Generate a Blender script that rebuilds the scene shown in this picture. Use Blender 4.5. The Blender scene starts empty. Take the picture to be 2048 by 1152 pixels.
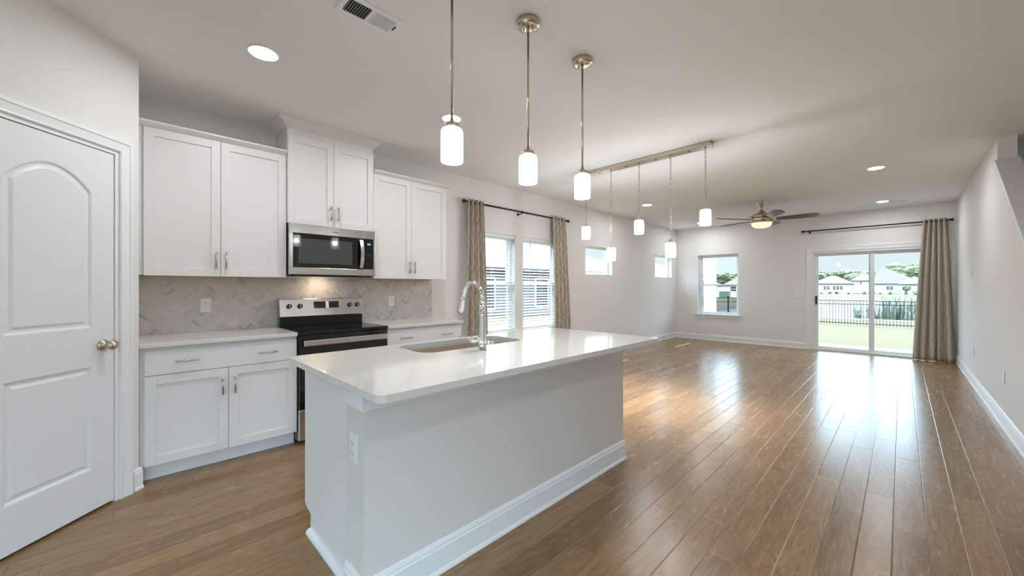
import bpy, bmesh, math, random
from mathutils import Vector, Matrix, noise
random.seed(7)
SC = bpy.context.scene
COL = SC.collection
PI = math.pi

# ------------------------------------------------------------------ camera
CAM_H = 1.282
TH = math.radians(45.2585)
cam_d = bpy.data.cameras.new('camera')
cam_d.sensor_width = 36.0
cam_d.lens = 773.3 / 2048 * 36.0
cam_d.shift_y = -1.84 / 2048
cam_d.clip_start = 0.05
cam_d.clip_end = 600
cam = bpy.data.objects.new('camera', cam_d)
COL.objects.link(cam)
cam.location = (0, 0, CAM_H)
cam.rotation_euler = (PI / 2, 0, TH)
SC.camera = cam

# ------------------------------------------------------------------ view and light
SC.view_settings.view_transform = 'Standard'
SC.view_settings.look = 'None'
SC.view_settings.exposure = 1.36
SC.view_settings.gamma = 1.0
SC.view_settings.use_curve_mapping = False
SC.cycles.use_denoising = True
SC.cycles.max_bounces = 10
SC.cycles.diffuse_bounces = 6
SC.cycles.glossy_bounces = 5
SC.cycles.transparent_max_bounces = 16
SC.cycles.sample_clamp_indirect = 6.0
SC.cycles.caustics_reflective = False
SC.cycles.caustics_refractive = False

DOWNLIGHT_POWER = 92.0
BULB_POWER = 33.0
SKY_STRENGTH = 1.0
SUN_STRENGTH = 8.0

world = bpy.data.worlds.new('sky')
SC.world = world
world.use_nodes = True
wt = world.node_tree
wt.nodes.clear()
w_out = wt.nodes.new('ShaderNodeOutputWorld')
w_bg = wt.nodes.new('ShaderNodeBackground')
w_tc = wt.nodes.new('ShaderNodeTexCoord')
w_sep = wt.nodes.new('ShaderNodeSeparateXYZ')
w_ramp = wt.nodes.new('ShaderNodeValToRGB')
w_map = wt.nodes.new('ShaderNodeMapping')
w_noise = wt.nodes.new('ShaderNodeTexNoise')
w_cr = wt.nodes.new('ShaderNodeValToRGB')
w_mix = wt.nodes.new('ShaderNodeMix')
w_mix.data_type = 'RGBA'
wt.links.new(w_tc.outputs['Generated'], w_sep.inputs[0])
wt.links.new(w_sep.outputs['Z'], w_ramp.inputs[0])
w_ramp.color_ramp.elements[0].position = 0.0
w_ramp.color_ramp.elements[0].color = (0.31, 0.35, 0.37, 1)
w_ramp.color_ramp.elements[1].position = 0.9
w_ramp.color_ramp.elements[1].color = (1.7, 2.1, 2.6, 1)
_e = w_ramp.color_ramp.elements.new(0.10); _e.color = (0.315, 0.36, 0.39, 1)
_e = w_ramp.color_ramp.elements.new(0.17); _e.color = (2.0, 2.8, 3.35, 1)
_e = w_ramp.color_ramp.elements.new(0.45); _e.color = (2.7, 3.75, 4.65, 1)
w_map.inputs['Scale'].default_value = (1.0, 1.0, 4.0)
wt.links.new(w_tc.outputs['Generated'], w_map.inputs[0])
wt.links.new(w_map.outputs[0], w_noise.inputs[0])
w_noise.inputs['Scale'].default_value = 3.0
w_noise.inputs['Detail'].default_value = 6
wt.links.new(w_noise.outputs[0], w_cr.inputs[0])
w_cr.color_ramp.elements[0].position = 0.42
w_cr.color_ramp.elements[1].position = 0.68
wt.links.new(w_cr.outputs[0], w_mix.inputs['Factor'])
wt.links.new(w_ramp.outputs[0], w_mix.inputs['A'])
w_mix.inputs['B'].default_value = (1.05, 1.08, 1.10, 1)
w_mix.blend_type = 'MULTIPLY'
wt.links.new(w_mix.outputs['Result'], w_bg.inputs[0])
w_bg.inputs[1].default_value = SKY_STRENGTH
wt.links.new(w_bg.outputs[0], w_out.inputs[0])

sun_d = bpy.data.lights.new('sun', 'SUN')
sun_d.energy = SUN_STRENGTH
sun_d.angle = math.radians(0.6)
sun_d.color = (1.0, 0.95, 0.86)
sun = bpy.data.objects.new('sun', sun_d)
COL.objects.link(sun)
sun.rotation_euler = Vector((0.64, -0.42, -1.52)).to_track_quat('-Z', 'Y').to_euler()

# ------------------------------------------------------------------ materials
def new_mat(name):
    m = bpy.data.materials.new(name)
    m.use_nodes = True
    nt = m.node_tree
    b = nt.nodes['Principled BSDF']
    return m, nt, b

class G:
    """tiny node helper"""
    def __init__(self, nt):
        self.nt = nt
    def put(self, sock, v):
        if isinstance(v, bpy.types.NodeSocket):
            self.nt.links.new(v, sock)
        else:
            sock.default_value = v
    def math(self, op, a, b=None, c=None, clamp=False):
        n = self.nt.nodes.new('ShaderNodeMath')
        n.operation = op
        n.use_clamp = clamp
        self.put(n.inputs[0], a)
        if b is not None: self.put(n.inputs[1], b)
        if c is not None: self.put(n.inputs[2], c)
        return n.outputs[0]
    def pos(self):
        n = self.nt.nodes.new('ShaderNodeNewGeometry')
        return n.outputs['Position']
    def tc(self, which='Object'):
        n = self.nt.nodes.new('ShaderNodeTexCoord')
        return n.outputs[which]
    def sep(self, v):
        n = self.nt.nodes.new('ShaderNodeSeparateXYZ')
        self.nt.links.new(v, n.inputs[0])
        return n.outputs
    def comb(self, x, y, z):
        n = self.nt.nodes.new('ShaderNodeCombineXYZ')
        for s, v in zip(n.inputs, (x, y, z)): self.put(s, v)
        return n.outputs[0]
    def mapping(self, v, scale=(1, 1, 1), rot=(0, 0, 0), loc=(0, 0, 0)):
        n = self.nt.nodes.new('ShaderNodeMapping')
        self.nt.links.new(v, n.inputs[0])
        n.inputs['Location'].default_value = loc
        n.inputs['Rotation'].default_value = rot
        n.inputs['Scale'].default_value = scale
        return n.outputs[0]
    def noise(self, v, scale, detail=4, rough=0.5, dist=0.0):
        n = self.nt.nodes.new('ShaderNodeTexNoise')
        if v is not None: self.nt.links.new(v, n.inputs[0])
        n.inputs['Scale'].default_value = scale
        n.inputs['Detail'].default_value = detail
        n.inputs['Roughness'].default_value = rough
        n.inputs['Distortion'].default_value = dist
        return n.outputs[0]
    def white(self, v, dims='2D'):
        n = self.nt.nodes.new('ShaderNodeTexWhiteNoise')
        n.noise_dimensions = dims
        if dims == '1D': self.put(n.inputs['W'], v)
        else: self.nt.links.new(v, n.inputs[0])
        return n.outputs[0]
    def ramp(self, f, stops):
        n = self.nt.nodes.new('ShaderNodeValToRGB')
        self.put(n.inputs[0], f)
        cr = n.color_ramp
        while len(cr.elements) < len(stops): cr.elements.new(0.5)
        for e, (p, c) in zip(cr.elements, stops):
            e.position = p
            e.color = (c[0], c[1], c[2], 1) if not isinstance(c, (int, float)) else (c, c, c, 1)
        return n.outputs[0]
    def mix(self, f, a, b, mode='MIX'):
        n = self.nt.nodes.new('ShaderNodeMix')
        n.data_type = 'RGBA'
        n.blend_type = mode
        self.put(n.inputs['Factor'], f)
        for k, v in (('A', a), ('B', b)):
            if isinstance(v, tuple) and len(v) == 3: v = (*v, 1)
            self.put(n.inputs[k], v)
        return n.outputs['Result']
    def bump(self, h, strength=0.2, dist=0.01):
        n = self.nt.nodes.new('ShaderNodeBump')
        n.inputs['Strength'].default_value = strength
        n.inputs['Distance'].default_value = dist
        self.nt.links.new(h, n.inputs['Height'])
        return n.outputs[0]

def paint(name, col, rough=0.6, spec=0.4, tex=0.0, scale=300, coat=0.0):
    m, nt, b = new_mat(name)
    b.inputs['Base Color'].default_value = (*col, 1)
    b.inputs['Roughness'].default_value = rough
    b.inputs['Specular IOR Level'].default_value = spec
    b.inputs['Coat Weight'].default_value = coat
    g = G(nt)
    n = g.noise(g.pos(), 2.2, 3)
    c = g.mix(g.math('MULTIPLY', n, 0.06), col, tuple(x * 0.9 for x in col))
    nt.links.new(c, b.inputs['Base Color'])
    if tex:
        h = g.noise(g.pos(), scale, 2)
        nt.links.new(g.bump(h, tex, 0.002), b.inputs['Normal'])
    return m

def metal(name, col, rough=0.25, brush=None, aniso=0.0):
    m, nt, b = new_mat(name)
    b.inputs['Base Color'].default_value = (*col, 1)
    b.inputs['Metallic'].default_value = 1.0
    b.inputs['Roughness'].default_value = rough
    if brush:
        g = G(nt)
        v = g.mapping(g.pos(), scale=brush)
        n = g.noise(v, 1.0, 3)
        nt.links.new(g.math('MULTIPLY_ADD', n, 0.12, rough - 0.06), b.inputs['Roughness'])
        nt.links.new(g.bump(n, 0.04, 0.001), b.inputs['Normal'])
    return m

def gloss(name, col, rough=0.06, spec=0.5):
    m, nt, b = new_mat(name)
    b.inputs['Base Color'].default_value = (*col, 1)
    b.inputs['Roughness'].default_value = rough
    b.inputs['Specular IOR Level'].default_value = spec
    return m

def emit(name, col, strength, base=(0.8, 0.8, 0.8)):
    m, nt, b = new_mat(name)
    b.inputs['Base Color'].default_value = (*base, 1)
    b.inputs['Emission Color'].default_value = (*col, 1)
    b.inputs['Emission Strength'].default_value = strength
    b.inputs['Roughness'].default_value = 0.4
    return m

def glass_pane():
    m = bpy.data.materials.new('window_glass')
    m.use_nodes = True
    nt = m.node_tree
    nt.nodes.clear()
    o = nt.nodes.new('ShaderNodeOutputMaterial')
    mx = nt.nodes.new('ShaderNodeMixShader')
    t = nt.nodes.new('ShaderNodeBsdfTransparent')
    gl = nt.nodes.new('ShaderNodeBsdfGlossy')
    fr = nt.nodes.new('ShaderNodeFresnel')
    fr.inputs[0].default_value = 1.35
    t.inputs[0].default_value = (0.95, 0.98, 0.97, 1)
    gl.inputs['Roughness'].default_value = 0.02
    nt.links.new(fr.outputs[0], mx.inputs[0])
    nt.links.new(t.outputs[0], mx.inputs[1])
    nt.links.new(gl.outputs[0], mx.inputs[2])
    nt.links.new(mx.outputs[0], o.inputs[0])
    return m

def wood_floor():
    m, nt, b = new_mat('oak_floor_boards')
    g = G(nt)
    W, L = 0.1255, 1.22
    s = g.sep(g.pos())
    x, y = s[0], s[1]
    X = g.math('DIVIDE', g.math('ADD', x, 0.034), W)
    col = g.math('FLOOR', X)
    fx = g.math('FRACT', X)
    r = g.white(col, '1D')
    Y = g.math('DIVIDE', g.math('MULTIPLY_ADD', r, 9.7, y), L)
    row = g.math('FLOOR', Y)
    fy = g.math('FRACT', Y)
    idv = g.white(g.comb(col, row, 0.0), '2D')
    ex = g.math('MULTIPLY', g.math('MINIMUM', fx, g.math('SUBTRACT', 1.0, fx)), W)
    ey = g.math('MULTIPLY', g.math('MINIMUM', fy, g.math('SUBTRACT', 1.0, fy)), L)
    e = g.math('MINIMUM', ex, ey)
    groove = g.math('DIVIDE', e, 0.0035, clamp=True)          # 0 at the seam, 1 on the board
    line = g.math('DIVIDE', e, 0.0013, clamp=True)
    off = g.math('MULTIPLY', idv, 37.0)
    # long fine grain
    v1 = g.comb(g.math('MULTIPLY', x, 55.0), g.math('MULTIPLY', y, 3.2), off)
    n1 = g.noise(v1, 1.0, 6, 0.65)
    # cathedral figure
    v2 = g.comb(g.math('MULTIPLY', x, 9.0), g.math('MULTIPLY', y, 1.5), off)
    n2 = g.noise(v2, 1.0, 2, 0.5, 0.5)
    rings = g.math('SINE', g.math('MULTIPLY', n2, 62.0))
    rings = g.math('MULTIPLY_ADD', rings, 0.5, 0.5)
    v3 = g.comb(g.math('MULTIPLY', x, 130.0), g.math('MULTIPLY', y, 9.0), off)
    n3 = g.noise(v3, 1.0, 2, 0.5)
    pores = g.ramp(n3, [(0.52, 0.0), (0.66, 1.0)])
    f = g.math('ADD', g.math('MULTIPLY', n1, 0.50), g.math('MULTIPLY', rings, 0.12))
    f = g.math('MULTIPLY_ADD', idv, 0.26, g.math('ADD', f, 0.04))
    c = g.ramp(f, [(0.15, (0.152, 0.081, 0.036)), (0.42, (0.258, 0.146, 0.068)),
                   (0.66, (0.340, 0.203, 0.100)), (0.9, (0.415, 0.262, 0.132))])
    c = g.mix(g.math('MULTIPLY', pores, 0.22), c, (0.10, 0.06, 0.03))
    c = g.mix(g.math('SUBTRACT', 1.0, line), c, (0.05, 0.028, 0.016))
    nt.links.new(c, b.inputs['Base Color'])
    rg = g.math('MULTIPLY_ADD', n1, 0.05, 0.225)
    rg = g.math('MULTIPLY_ADD', rings, 0.02, rg)
    nt.links.new(rg, b.inputs['Roughness'])
    b.inputs['Specular IOR Level'].default_value = 0.5
    h = g.math('ADD', g.math('MULTIPLY', groove, 1.0), g.math('MULTIPLY', g.math('ADD', n1, g.math('MULTIPLY', rings, 0.20)), 0.010))
    nt.links.new(g.bump(h, 0.35, 0.0022), b.inputs['Normal'])
    return m

def quartz():
    m, nt, b = new_mat('white_quartz')
    g = G(nt)
    p = g.pos()
    n = g.noise(p, 3.0, 8, 0.65, 1.2)
    fine = g.noise(p, 140, 2)
    vein = g.ramp(n, [(0.46, 0.0), (0.5, 1.0), (0.54, 0.0)])
    c = g.mix(g.math('MULTIPLY', vein, 0.16), (0.755, 0.725, 0.69), (0.56, 0.51, 0.46))
    c = g.mix(g.math('MULTIPLY', g.ramp(fine, [(0.55, 0.0), (0.7, 1.0)]), 0.10), c, (0.6, 0.56, 0.52))
    nt.links.new(c, b.inputs['Base Color'])
    b.inputs['Roughness'].default_value = 0.07
    b.inputs['Specular IOR Level'].default_value = 0.6
    return m

def fabric():
    m, nt, b = new_mat('tan_branch_fabric')
    g = G(nt)
    uv = g.tc('UV')
    s = g.sep(uv)
    u, v = s[0], s[1]
    wob = g.noise(g.comb(g.math('MULTIPLY', u, 3.0), g.math('MULTIPLY', v, 3.0), 0.0), 1.0, 2)
    wob = g.math('MULTIPLY_ADD', wob, 0.16, -0.08)
    # stems: wavy vertical lines, branches: slanting lines between them
    su = g.math('ADD', g.math('MULTIPLY', u, 1 / 0.13), g.math('MULTIPLY', g.math('SINE', g.math('MULTIPLY', v, 9.0)), 0.22))
    fu = g.math('FRACT', su)
    d1 = g.math('ABSOLUTE', g.math('SUBTRACT', fu, 0.5))
    stem = g.math('LESS_THAN', d1, 0.05)
    a = g.math('FRACT', g.math('ADD', g.math('MULTIPLY', v, 1 / 0.16), g.math('MULTIPLY', g.math('ADD', d1, wob), 2.2)))
    br = g.math('LESS_THAN', g.math('ABSOLUTE', g.math('SUBTRACT', a, 0.5)), 0.07)
    a2 = g.math('FRACT', g.math('ADD', g.math('MULTIPLY', v, 1 / 0.11), g.math('MULTIPLY', g.math('ADD', fu, wob), -2.6)))
    br2 = g.math('LESS_THAN', g.math('ABSOLUTE', g.math('SUBTRACT', a2, 0.5)), 0.05)
    pat = g.math('MAXIMUM', stem, g.math('MAXIMUM', br, br2))
    weave = g.noise(g.comb(g.math('MULTIPLY', u, 500.0), g.math('MULTIPLY', v, 120.0), 0.0), 1.0, 1)
    c = g.mix(g.math('MULTIPLY', pat, 0.8), (0.50, 0.425, 0.335), (0.80, 0.76, 0.70))
    c = g.mix(g.math('MULTIPLY', weave, 0.14), c, (0.30, 0.25, 0.19))
    nt.links.new(c, b.inputs['Base Color'])
    b.inputs['Roughness'].default_value = 0.7
    b.inputs['Sheen Weight'].default_value = 0.3
    nt.links.new(g.bump(weave, 0.15, 0.001), b.inputs['Normal'])
    # let a little daylight through
    out = nt.nodes['Material Output']
    tr = nt.nodes.new('ShaderNodeBsdfTranslucent')
    nt.links.new(c, tr.inputs[0])
    mx = nt.nodes.new('ShaderNodeMixShader')
    mx.inputs[0].default_value = 0.18
    nt.links.new(b.outputs[0], mx.inputs[1])
    nt.links.new(tr.outputs[0], mx.inputs[2])
    nt.links.new(mx.outputs[0], out.inputs[0])
    return m

def tile_mat():
    m, nt, b = new_mat('herringbone_marble')
    g = G(nt)
    a = nt.nodes.new('ShaderNodeVertexColor')
    a.layer_name = 'tile'
    n = g.noise(g.pos(), 60, 4, 0.6, 0.6)
    c = g.mix(g.math('MULTIPLY', n, 0.08), a.outputs[0], (0.45, 0.42, 0.40))
    nt.links.new(c, b.inputs['Base Color'])
    b.inputs['Roughness'].default_value = 0.22
    return m

def leaf(name, c0, c1, scale=1.2):
    m, nt, b = new_mat(name)
    g = G(nt)
    n = g.noise(g.pos(), scale, 6, 0.7)
    c = g.ramp(n, [(0.3, c0), (0.7, c1)])
    nt.links.new(c, b.inputs['Base Color'])
    b.inputs['Roughness'].default_value = 0.8
    b.inputs['Specular IOR Level'].default_value = 0.1
    return m

def siding(name, col):
    m, nt, b = new_mat(name)
    g = G(nt)
    z = g.sep(g.pos())[2]
    f = g.math('FRACT', g.math('MULTIPLY', z, 1 / 0.18))
    nt.links.new(g.bump(f, 0.5, 0.02), b.inputs['Normal'])
    b.inputs['Base Color'].default_value = (*col, 1)
    b.inputs['Roughness'].default_value = 0.7
    return m

def shingle(name, col):
    m, nt, b = new_mat(name)
    g = G(nt)
    n = g.noise(g.pos(), 5.0, 4, 0.7)
    c = g.mix(g.math('MULTIPLY', n, 0.5), col, tuple(x * 0.65 for x in col))
    nt.links.new(c, b.inputs['Base Color'])
    b.inputs['Roughness'].default_value = 0.85
    return m

M = {}
M['wall'] = paint('wall_paint', (0.785, 0.775, 0.76), 0.7, 0.3, 0.12, 420)
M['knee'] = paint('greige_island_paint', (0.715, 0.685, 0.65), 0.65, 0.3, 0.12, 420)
M['ceil'] = paint('ceiling_paint', (0.83, 0.83, 0.815), 0.85, 0.2, 0.15, 260)
M['trim'] = paint('white_trim_paint', (0.83, 0.84, 0.85), 0.35, 0.5)
M['door'] = paint('white_door_paint', (0.80, 0.815, 0.835), 0.38, 0.5)
M['cab'] = paint('white_cabinet_paint', (0.80, 0.785, 0.78), 0.38, 0.45)
M['ply'] = paint('birch_plywood', (0.62, 0.44, 0.20), 0.6)
M['floor'] = wood_floor()
M['quartz'] = quartz()
M['steel'] = metal('stainless_steel', (0.66, 0.645, 0.62), 0.24, brush=(9, 3, 700))
M['sinksteel'] = metal('sink_steel', (0.60, 0.52, 0.42), 0.33)
M['nickel'] = metal('brushed_nickel', (0.60, 0.53, 0.44), 0.22)
M['chrome'] = metal('chrome', (0.83, 0.84, 0.85), 0.05)
M['black'] = gloss('black_enamel', (0.008, 0.008, 0.008), 0.12)
M['blackglass'] = gloss('black_glass', (0.006, 0.006, 0.007), 0.03, 0.7)
M['screenglass'] = gloss('microwave_window_glass', (0.065, 0.075, 0.068), 0.04, 0.6)
M['iron'] = gloss('black_iron', (0.012, 0.011, 0.010), 0.38, 0.4)
M['fenceiron'] = gloss('matte_fence_paint', (0.012, 0.013, 0.013), 0.7, 0.12)
M['plastic'] = gloss('white_plastic', (0.80, 0.80, 0.79), 0.3)
M['slot'] = gloss('dark_slot', (0.04, 0.04, 0.04), 0.6)
M['ductshade'] = gloss('duct_shade_dark', (0.035, 0.04, 0.034), 0.7, 0.2)  # near-black colour carries the shade behind the louvers
M['vinyl'] = paint('white_vinyl', (0.80, 0.81, 0.82), 0.35, 0.5)
M['slat'] = paint('white_blind_slat', (0.78, 0.80, 0.80), 0.4, 0.4)
M['glass'] = glass_pane()
M['fabric'] = fabric()
M['tile'] = tile_mat()
M['grout'] = paint('pale_grout', (0.80, 0.78, 0.755), 0.8, 0.2)
M['blade'] = None
def frosted(name, col, strength, base):
    m, nt, b = new_mat(name)
    b.inputs['Base Color'].default_value = (*base, 1)
    b.inputs['Roughness'].default_value = 0.35
    b.inputs['Emission Color'].default_value = (*col, 1)
    b.inputs['Emission Strength'].default_value = strength
    out = nt.nodes['Material Output']
    tr = nt.nodes.new('ShaderNodeBsdfTransparent')
    mx = nt.nodes.new('ShaderNodeMixShader')
    mx.inputs[0].default_value = 0.30
    nt.links.new(b.outputs[0], mx.inputs[1])
    nt.links.new(tr.outputs[0], mx.inputs[2])
    nt.links.new(mx.outputs[0], out.inputs[0])
    return m
M['shade'] = frosted('frosted_lit_glass', (1.0, 0.985, 1.0), 0.30, (0.88, 0.88, 0.89))
M['lens'] = emit('downlight_lens', (0.94, 0.975, 1.0), DOWNLIGHT_POWER)
M['fanbowl'] = emit('warm_lit_glass', (1.0, 0.83, 0.52), 0.36, (0.80, 0.74, 0.58))
M['taskled'] = emit('warm_task_lens', (1.0, 0.80, 0.56), 30)
M['lcd'] = emit('blue_display', (0.25, 0.5, 0.9), 0.4, (0.05, 0.06, 0.08))
M['led'] = gloss('dark_display', (0.015, 0.02, 0.018), 0.05, 0.6)
M['print'] = gloss('pale_print', (0.5, 0.5, 0.5), 0.5)
M['ringprint'] = gloss('grey_print', (0.045, 0.045, 0.045), 0.2)

def blade_mat():
    m, nt, b = new_mat('dark_cherry_wood')
    g = G(nt)
    n = g.noise(g.mapping(g.tc('Object'), scale=(4, 60, 4)), 1.0, 4)
    c = g.ramp(n, [(0.3, (0.045, 0.014, 0.009)), (0.7, (0.10, 0.032, 0.02))])
    nt.links.new(c, b.inputs['Base Color'])
    b.inputs['Roughness'].default_value = 0.25
    return m
M['blade'] = blade_mat()
M['lawn'] = leaf('lawn_grass', (0.052, 0.051, 0.025), (0.072, 0.066, 0.038), 2.5)
M['bank'] = leaf('bank_grass', (0.050, 0.051, 0.027), (0.066, 0.063, 0.041), 0.8)
M['concrete'] = paint('concrete', (0.26, 0.25, 0.265), 0.8, 0.2, 0.3, 60)
M['walk'] = paint('pale_walk', (0.15, 0.147, 0.145), 0.8, 0.2)
M['water'] = gloss('pond_water', (0.16, 0.22, 0.25), 0.12, 0.9)
M['tree'] = leaf('tree_leaves', (0.062, 0.082, 0.048), (0.115, 0.128, 0.075), 0.9)
M['tree2'] = leaf('tree_leaves_pale', (0.08, 0.10, 0.058), (0.13, 0.14, 0.085), 0.9)
M['reed'] = leaf('reed_leaves', (0.09, 0.108, 0.082), (0.16, 0.165, 0.125), 2.0)
M['bark'] = leaf('bark', (0.10, 0.07, 0.05), (0.2, 0.15, 0.1), 3)
M['sidingw'] = siding('white_siding', (0.46, 0.455, 0.47))
M['sidingg'] = siding('grey_siding', (0.095, 0.105, 0.108))
M['roof'] = shingle('grey_shingles', (0.082, 0.077, 0.086))
M['roof2'] = shingle('pale_shingles', (0.088, 0.082, 0.090))
M['pane'] = gloss('far_window_glass', (0.03, 0.032, 0.035), 0.1)
M['boxgreen'] = paint('utility_green', (0.05, 0.08, 0.055), 0.6)

# ------------------------------------------------------------------ mesh helpers
class MB:
    def __init__(self):
        self.bm = bmesh.new()
    def quad(self, pts):
        return self.bm.faces.new([self.bm.verts.new(p) for p in pts])
    def box(self, x0, x1, y0, y1, z0, z1):
        if x0 > x1: x0, x1 = x1, x0
        if y0 > y1: y0, y1 = y1, y0
        if z0 > z1: z0, z1 = z1, z0
        v = [self.bm.verts.new(p) for p in ((x0, y0, z0), (x1, y0, z0), (x1, y1, z0), (x0, y1, z0),
                                            (x0, y0, z1), (x1, y0, z1), (x1, y1, z1), (x0, y1, z1))]
        for f in ((3, 2, 1, 0), (4, 5, 6, 7), (0, 1, 5, 4), (1, 2, 6, 5), (2, 3, 7, 6), (3, 0, 4, 7)):
            self.bm.faces.new([v[i] for i in f])
        return self
    def extrude_poly(self, a, b):
        """a, b: matching lists of 3-D points; closed solid between two polygons"""
        va = [self.bm.verts.new(p) for p in a]
        vb = [self.bm.verts.new(p) for p in b]
        n = len(a)
        self.bm.faces.new(va[::-1])
        self.bm.faces.new(vb)
        for i in range(n):
            j = (i + 1) % n
            self.bm.faces.new((va[i], va[j], vb[j], vb[i]))
        return self
    def prism(self, poly, axis, a0, a1):
        def at(p, a):
            if axis == 'x': return (a, p[0], p[1])
            if axis == 'y': return (p[0], a, p[1])
            return (p[0], p[1], a)
        return self.extrude_poly([at(p, a0) for p in poly], [at(p, a1) for p in poly])
    def run(self, p0, p1, normal, profile):
        """moulding: profile of (out, up) swept from p0 to p1"""
        p0, p1, n = Vector(p0), Vector(p1), Vector(normal)
        up = Vector((0, 0, 1))
        return self.extrude_poly([p0 + n * d + up * h for d, h in profile], [p1 + n * d + up * h for d, h in profile])
    def tube(self, pts, r, seg=12, caps=True):
        pts = [Vector(p) for p in pts]
        n = len(pts)
        rr = r if isinstance(r, (list, tuple)) else [r] * n
        t0 = (pts[1] - pts[0]).normalized()
        ref = Vector((0, 0, 1)) if abs(t0.z) < 0.9 else Vector((1, 0, 0))
        nrm = t0.cross(ref).normalized()
        rings = []
        for i in range(n):
            if i == 0: t = pts[1] - pts[0]
            elif i == n - 1: t = pts[-1] - pts[-2]
            else: t = (pts[i + 1] - pts[i]).normalized() + (pts[i] - pts[i - 1]).normalized()
            t.normalize()
            nrm = (nrm - t * nrm.dot(t)).normalized()
            bn = t.cross(nrm)
            rings.append([self.bm.verts.new(pts[i] + (nrm * math.cos(2 * PI * k / seg) + bn * math.sin(2 * PI * k / seg)) * rr[i]) for k in range(seg)])
        for a, b in zip(rings, rings[1:]):
            for k in range(seg):
                f = self.bm.faces.new((a[k], a[(k + 1) % seg], b[(k + 1) % seg], b[k]))
                f.smooth = True
        if caps:
            self.bm.faces.new(rings[0][::-1])
            self.bm.faces.new(rings[-1])
        return self
    def cyl(self, p0, p1, r, seg=16):
        return self.tube([p0, p1], r, seg)
    def lathe(self, prof, origin=(0, 0, 0), axis='z', seg=32, smooth=True, closed=False):
        """prof: list of (r, h) along the axis"""
        o = Vector(origin)
        if isinstance(axis, str):
            ax = {'x': Vector((1, 0, 0)), 'y': Vector((0, 1, 0)), 'z': Vector((0, 0, 1))}[axis]
        else:
            ax = Vector(axis).normalized()
        ref = Vector((0, 0, 1)) if abs(ax.z) < 0.9 else Vector((1, 0, 0))
        u = ax.cross(ref).normalized()
        w = ax.cross(u)
        rings = []
        for r, h in prof:
            if r < 1e-6:
                rings.append([self.bm.verts.new(o + ax * h)])
            else:
                rings.append([self.bm.verts.new(o + ax * h + (u * math.cos(2 * PI * k / seg) + w * math.sin(2 * PI * k / seg)) * r) for k in range(seg)])
        pairs = list(zip(rings, rings[1:]))
        if closed: pairs.append((rings[-1], rings[0]))
        for a, b in pairs:
            for k in range(seg):
                k2 = (k + 1) % seg
                if len(a) == 1 and len(b) == 1: continue
                if len(a) == 1: f = self.bm.faces.new((a[0], b[k2], b[k]))
                elif len(b) == 1: f = self.bm.faces.new((a[k], a[k2], b[0]))
                else: f = self.bm.faces.new((a[k], a[k2], b[k2], b[k]))
                f.smooth = smooth
        return self
    def torus(self, c, R, r, axis_u, axis_v, stretch=1.0, seg=12, rs=6):
        c, u, v = Vector(c), Vector(axis_u), Vector(axis_v)
        w = u.cross(v)
        rings = []
        for i in range(seg):
            a = 2 * PI * i / seg
            d = u * math.cos(a) + v * math.sin(a)
            p = c + u * math.cos(a) * R + v * math.sin(a) * R * stretch
            rings.append([self.bm.verts.new(p + (d * math.cos(2 * PI * k / rs) + w * math.sin(2 * PI * k / rs)) * r) for k in range(rs)])
        for i in range(seg):
            a, b = rings[i], rings[(i + 1) % seg]
            for k in range(rs):
                f = self.bm.faces.new((a[k], a[(k + 1) % rs], b[(k + 1) % rs], b[k]))
                f.smooth = True
        return self
    def build(self, name, mat, parent=None, bevel=0.0, kind=None, label=None, mtx=None, seg=2, solid=0.0, keep=False):
        bm = self.bm
        if mtx is not None: bmesh.ops.transform(bm, matrix=mtx, verts=bm.verts)
        if parent is not None and not keep:
            base = parent.matrix_basis.translation.copy()
            q = parent.parent
            while q is not None:
                base += q.matrix_basis.translation
                q = q.parent
            bmesh.ops.translate(bm, vec=-base, verts=bm.verts)
        bmesh.ops.recalc_face_normals(bm, faces=bm.faces)
        me = bpy.data.meshes.new(name)
        bm.to_mesh(me)
        bm.free()
        for mm in (mat if isinstance(mat, (list, tuple)) else [mat]):
            me.materials.append(mm)
        o = bpy.data.objects.new(name, me)
        COL.objects.link(o)
        if parent is not None: o.parent = parent
        if solid:
            md = o.modifiers.new('solid', 'SOLIDIFY')
            md.thickness = solid
            md.offset = 0
        if bevel:
            md = o.modifiers.new('bevel', 'BEVEL')
            md.width = bevel
            md.segments = seg
            md.limit_method = 'ANGLE'
            md.angle_limit = math.radians(40)
        if kind: o['kind'] = kind
        if label: o['label'] = label
        return o

def tag(o, label, cat, group=None, kind=None):
    o['label'] = label
    o['category'] = cat
    if group: o['group'] = group
    if kind: o['kind'] = kind
    return o

def thing(name, label, cat, loc=(0, 0, 0), group=None):
    o = bpy.data.objects.new(name, None)
    COL.objects.link(o)
    o.location = loc
    o.empty_display_size = 0.1
    return tag(o, label, cat, group)

def struct(name, loc=(0, 0, 0)):
    o = bpy.data.objects.new(name, None)
    COL.objects.link(o)
    o.location = loc
    o['kind'] = 'structure'
    return o

def dup(root, loc, label=None, group=None):
    r = root.copy()
    COL.objects.link(r)
    r.location = loc
    if label: r['label'] = label
    if group: r['group'] = group
    for ch in list(root.children):
        c = ch.copy()
        COL.objects.link(c)
        c.parent = r
        for gch in list(ch.children):
            d = gch.copy()
            COL.objects.link(d)
            d.parent = c
    return r

def rounded_rect(x0, x1, y0, y1, r, seg=6):
    pts = []
    for cx, cy, a0 in ((x1 - r, y1 - r, 0), (x0 + r, y1 - r, PI / 2), (x0 + r, y0 + r, PI), (x1 - r, y0 + r, 1.5 * PI)):
        for k in range(seg + 1):
            a = a0 + PI / 2 * k / seg
            pts.append((cx + r * math.cos(a), cy + r * math.sin(a)))
    return pts

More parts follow.
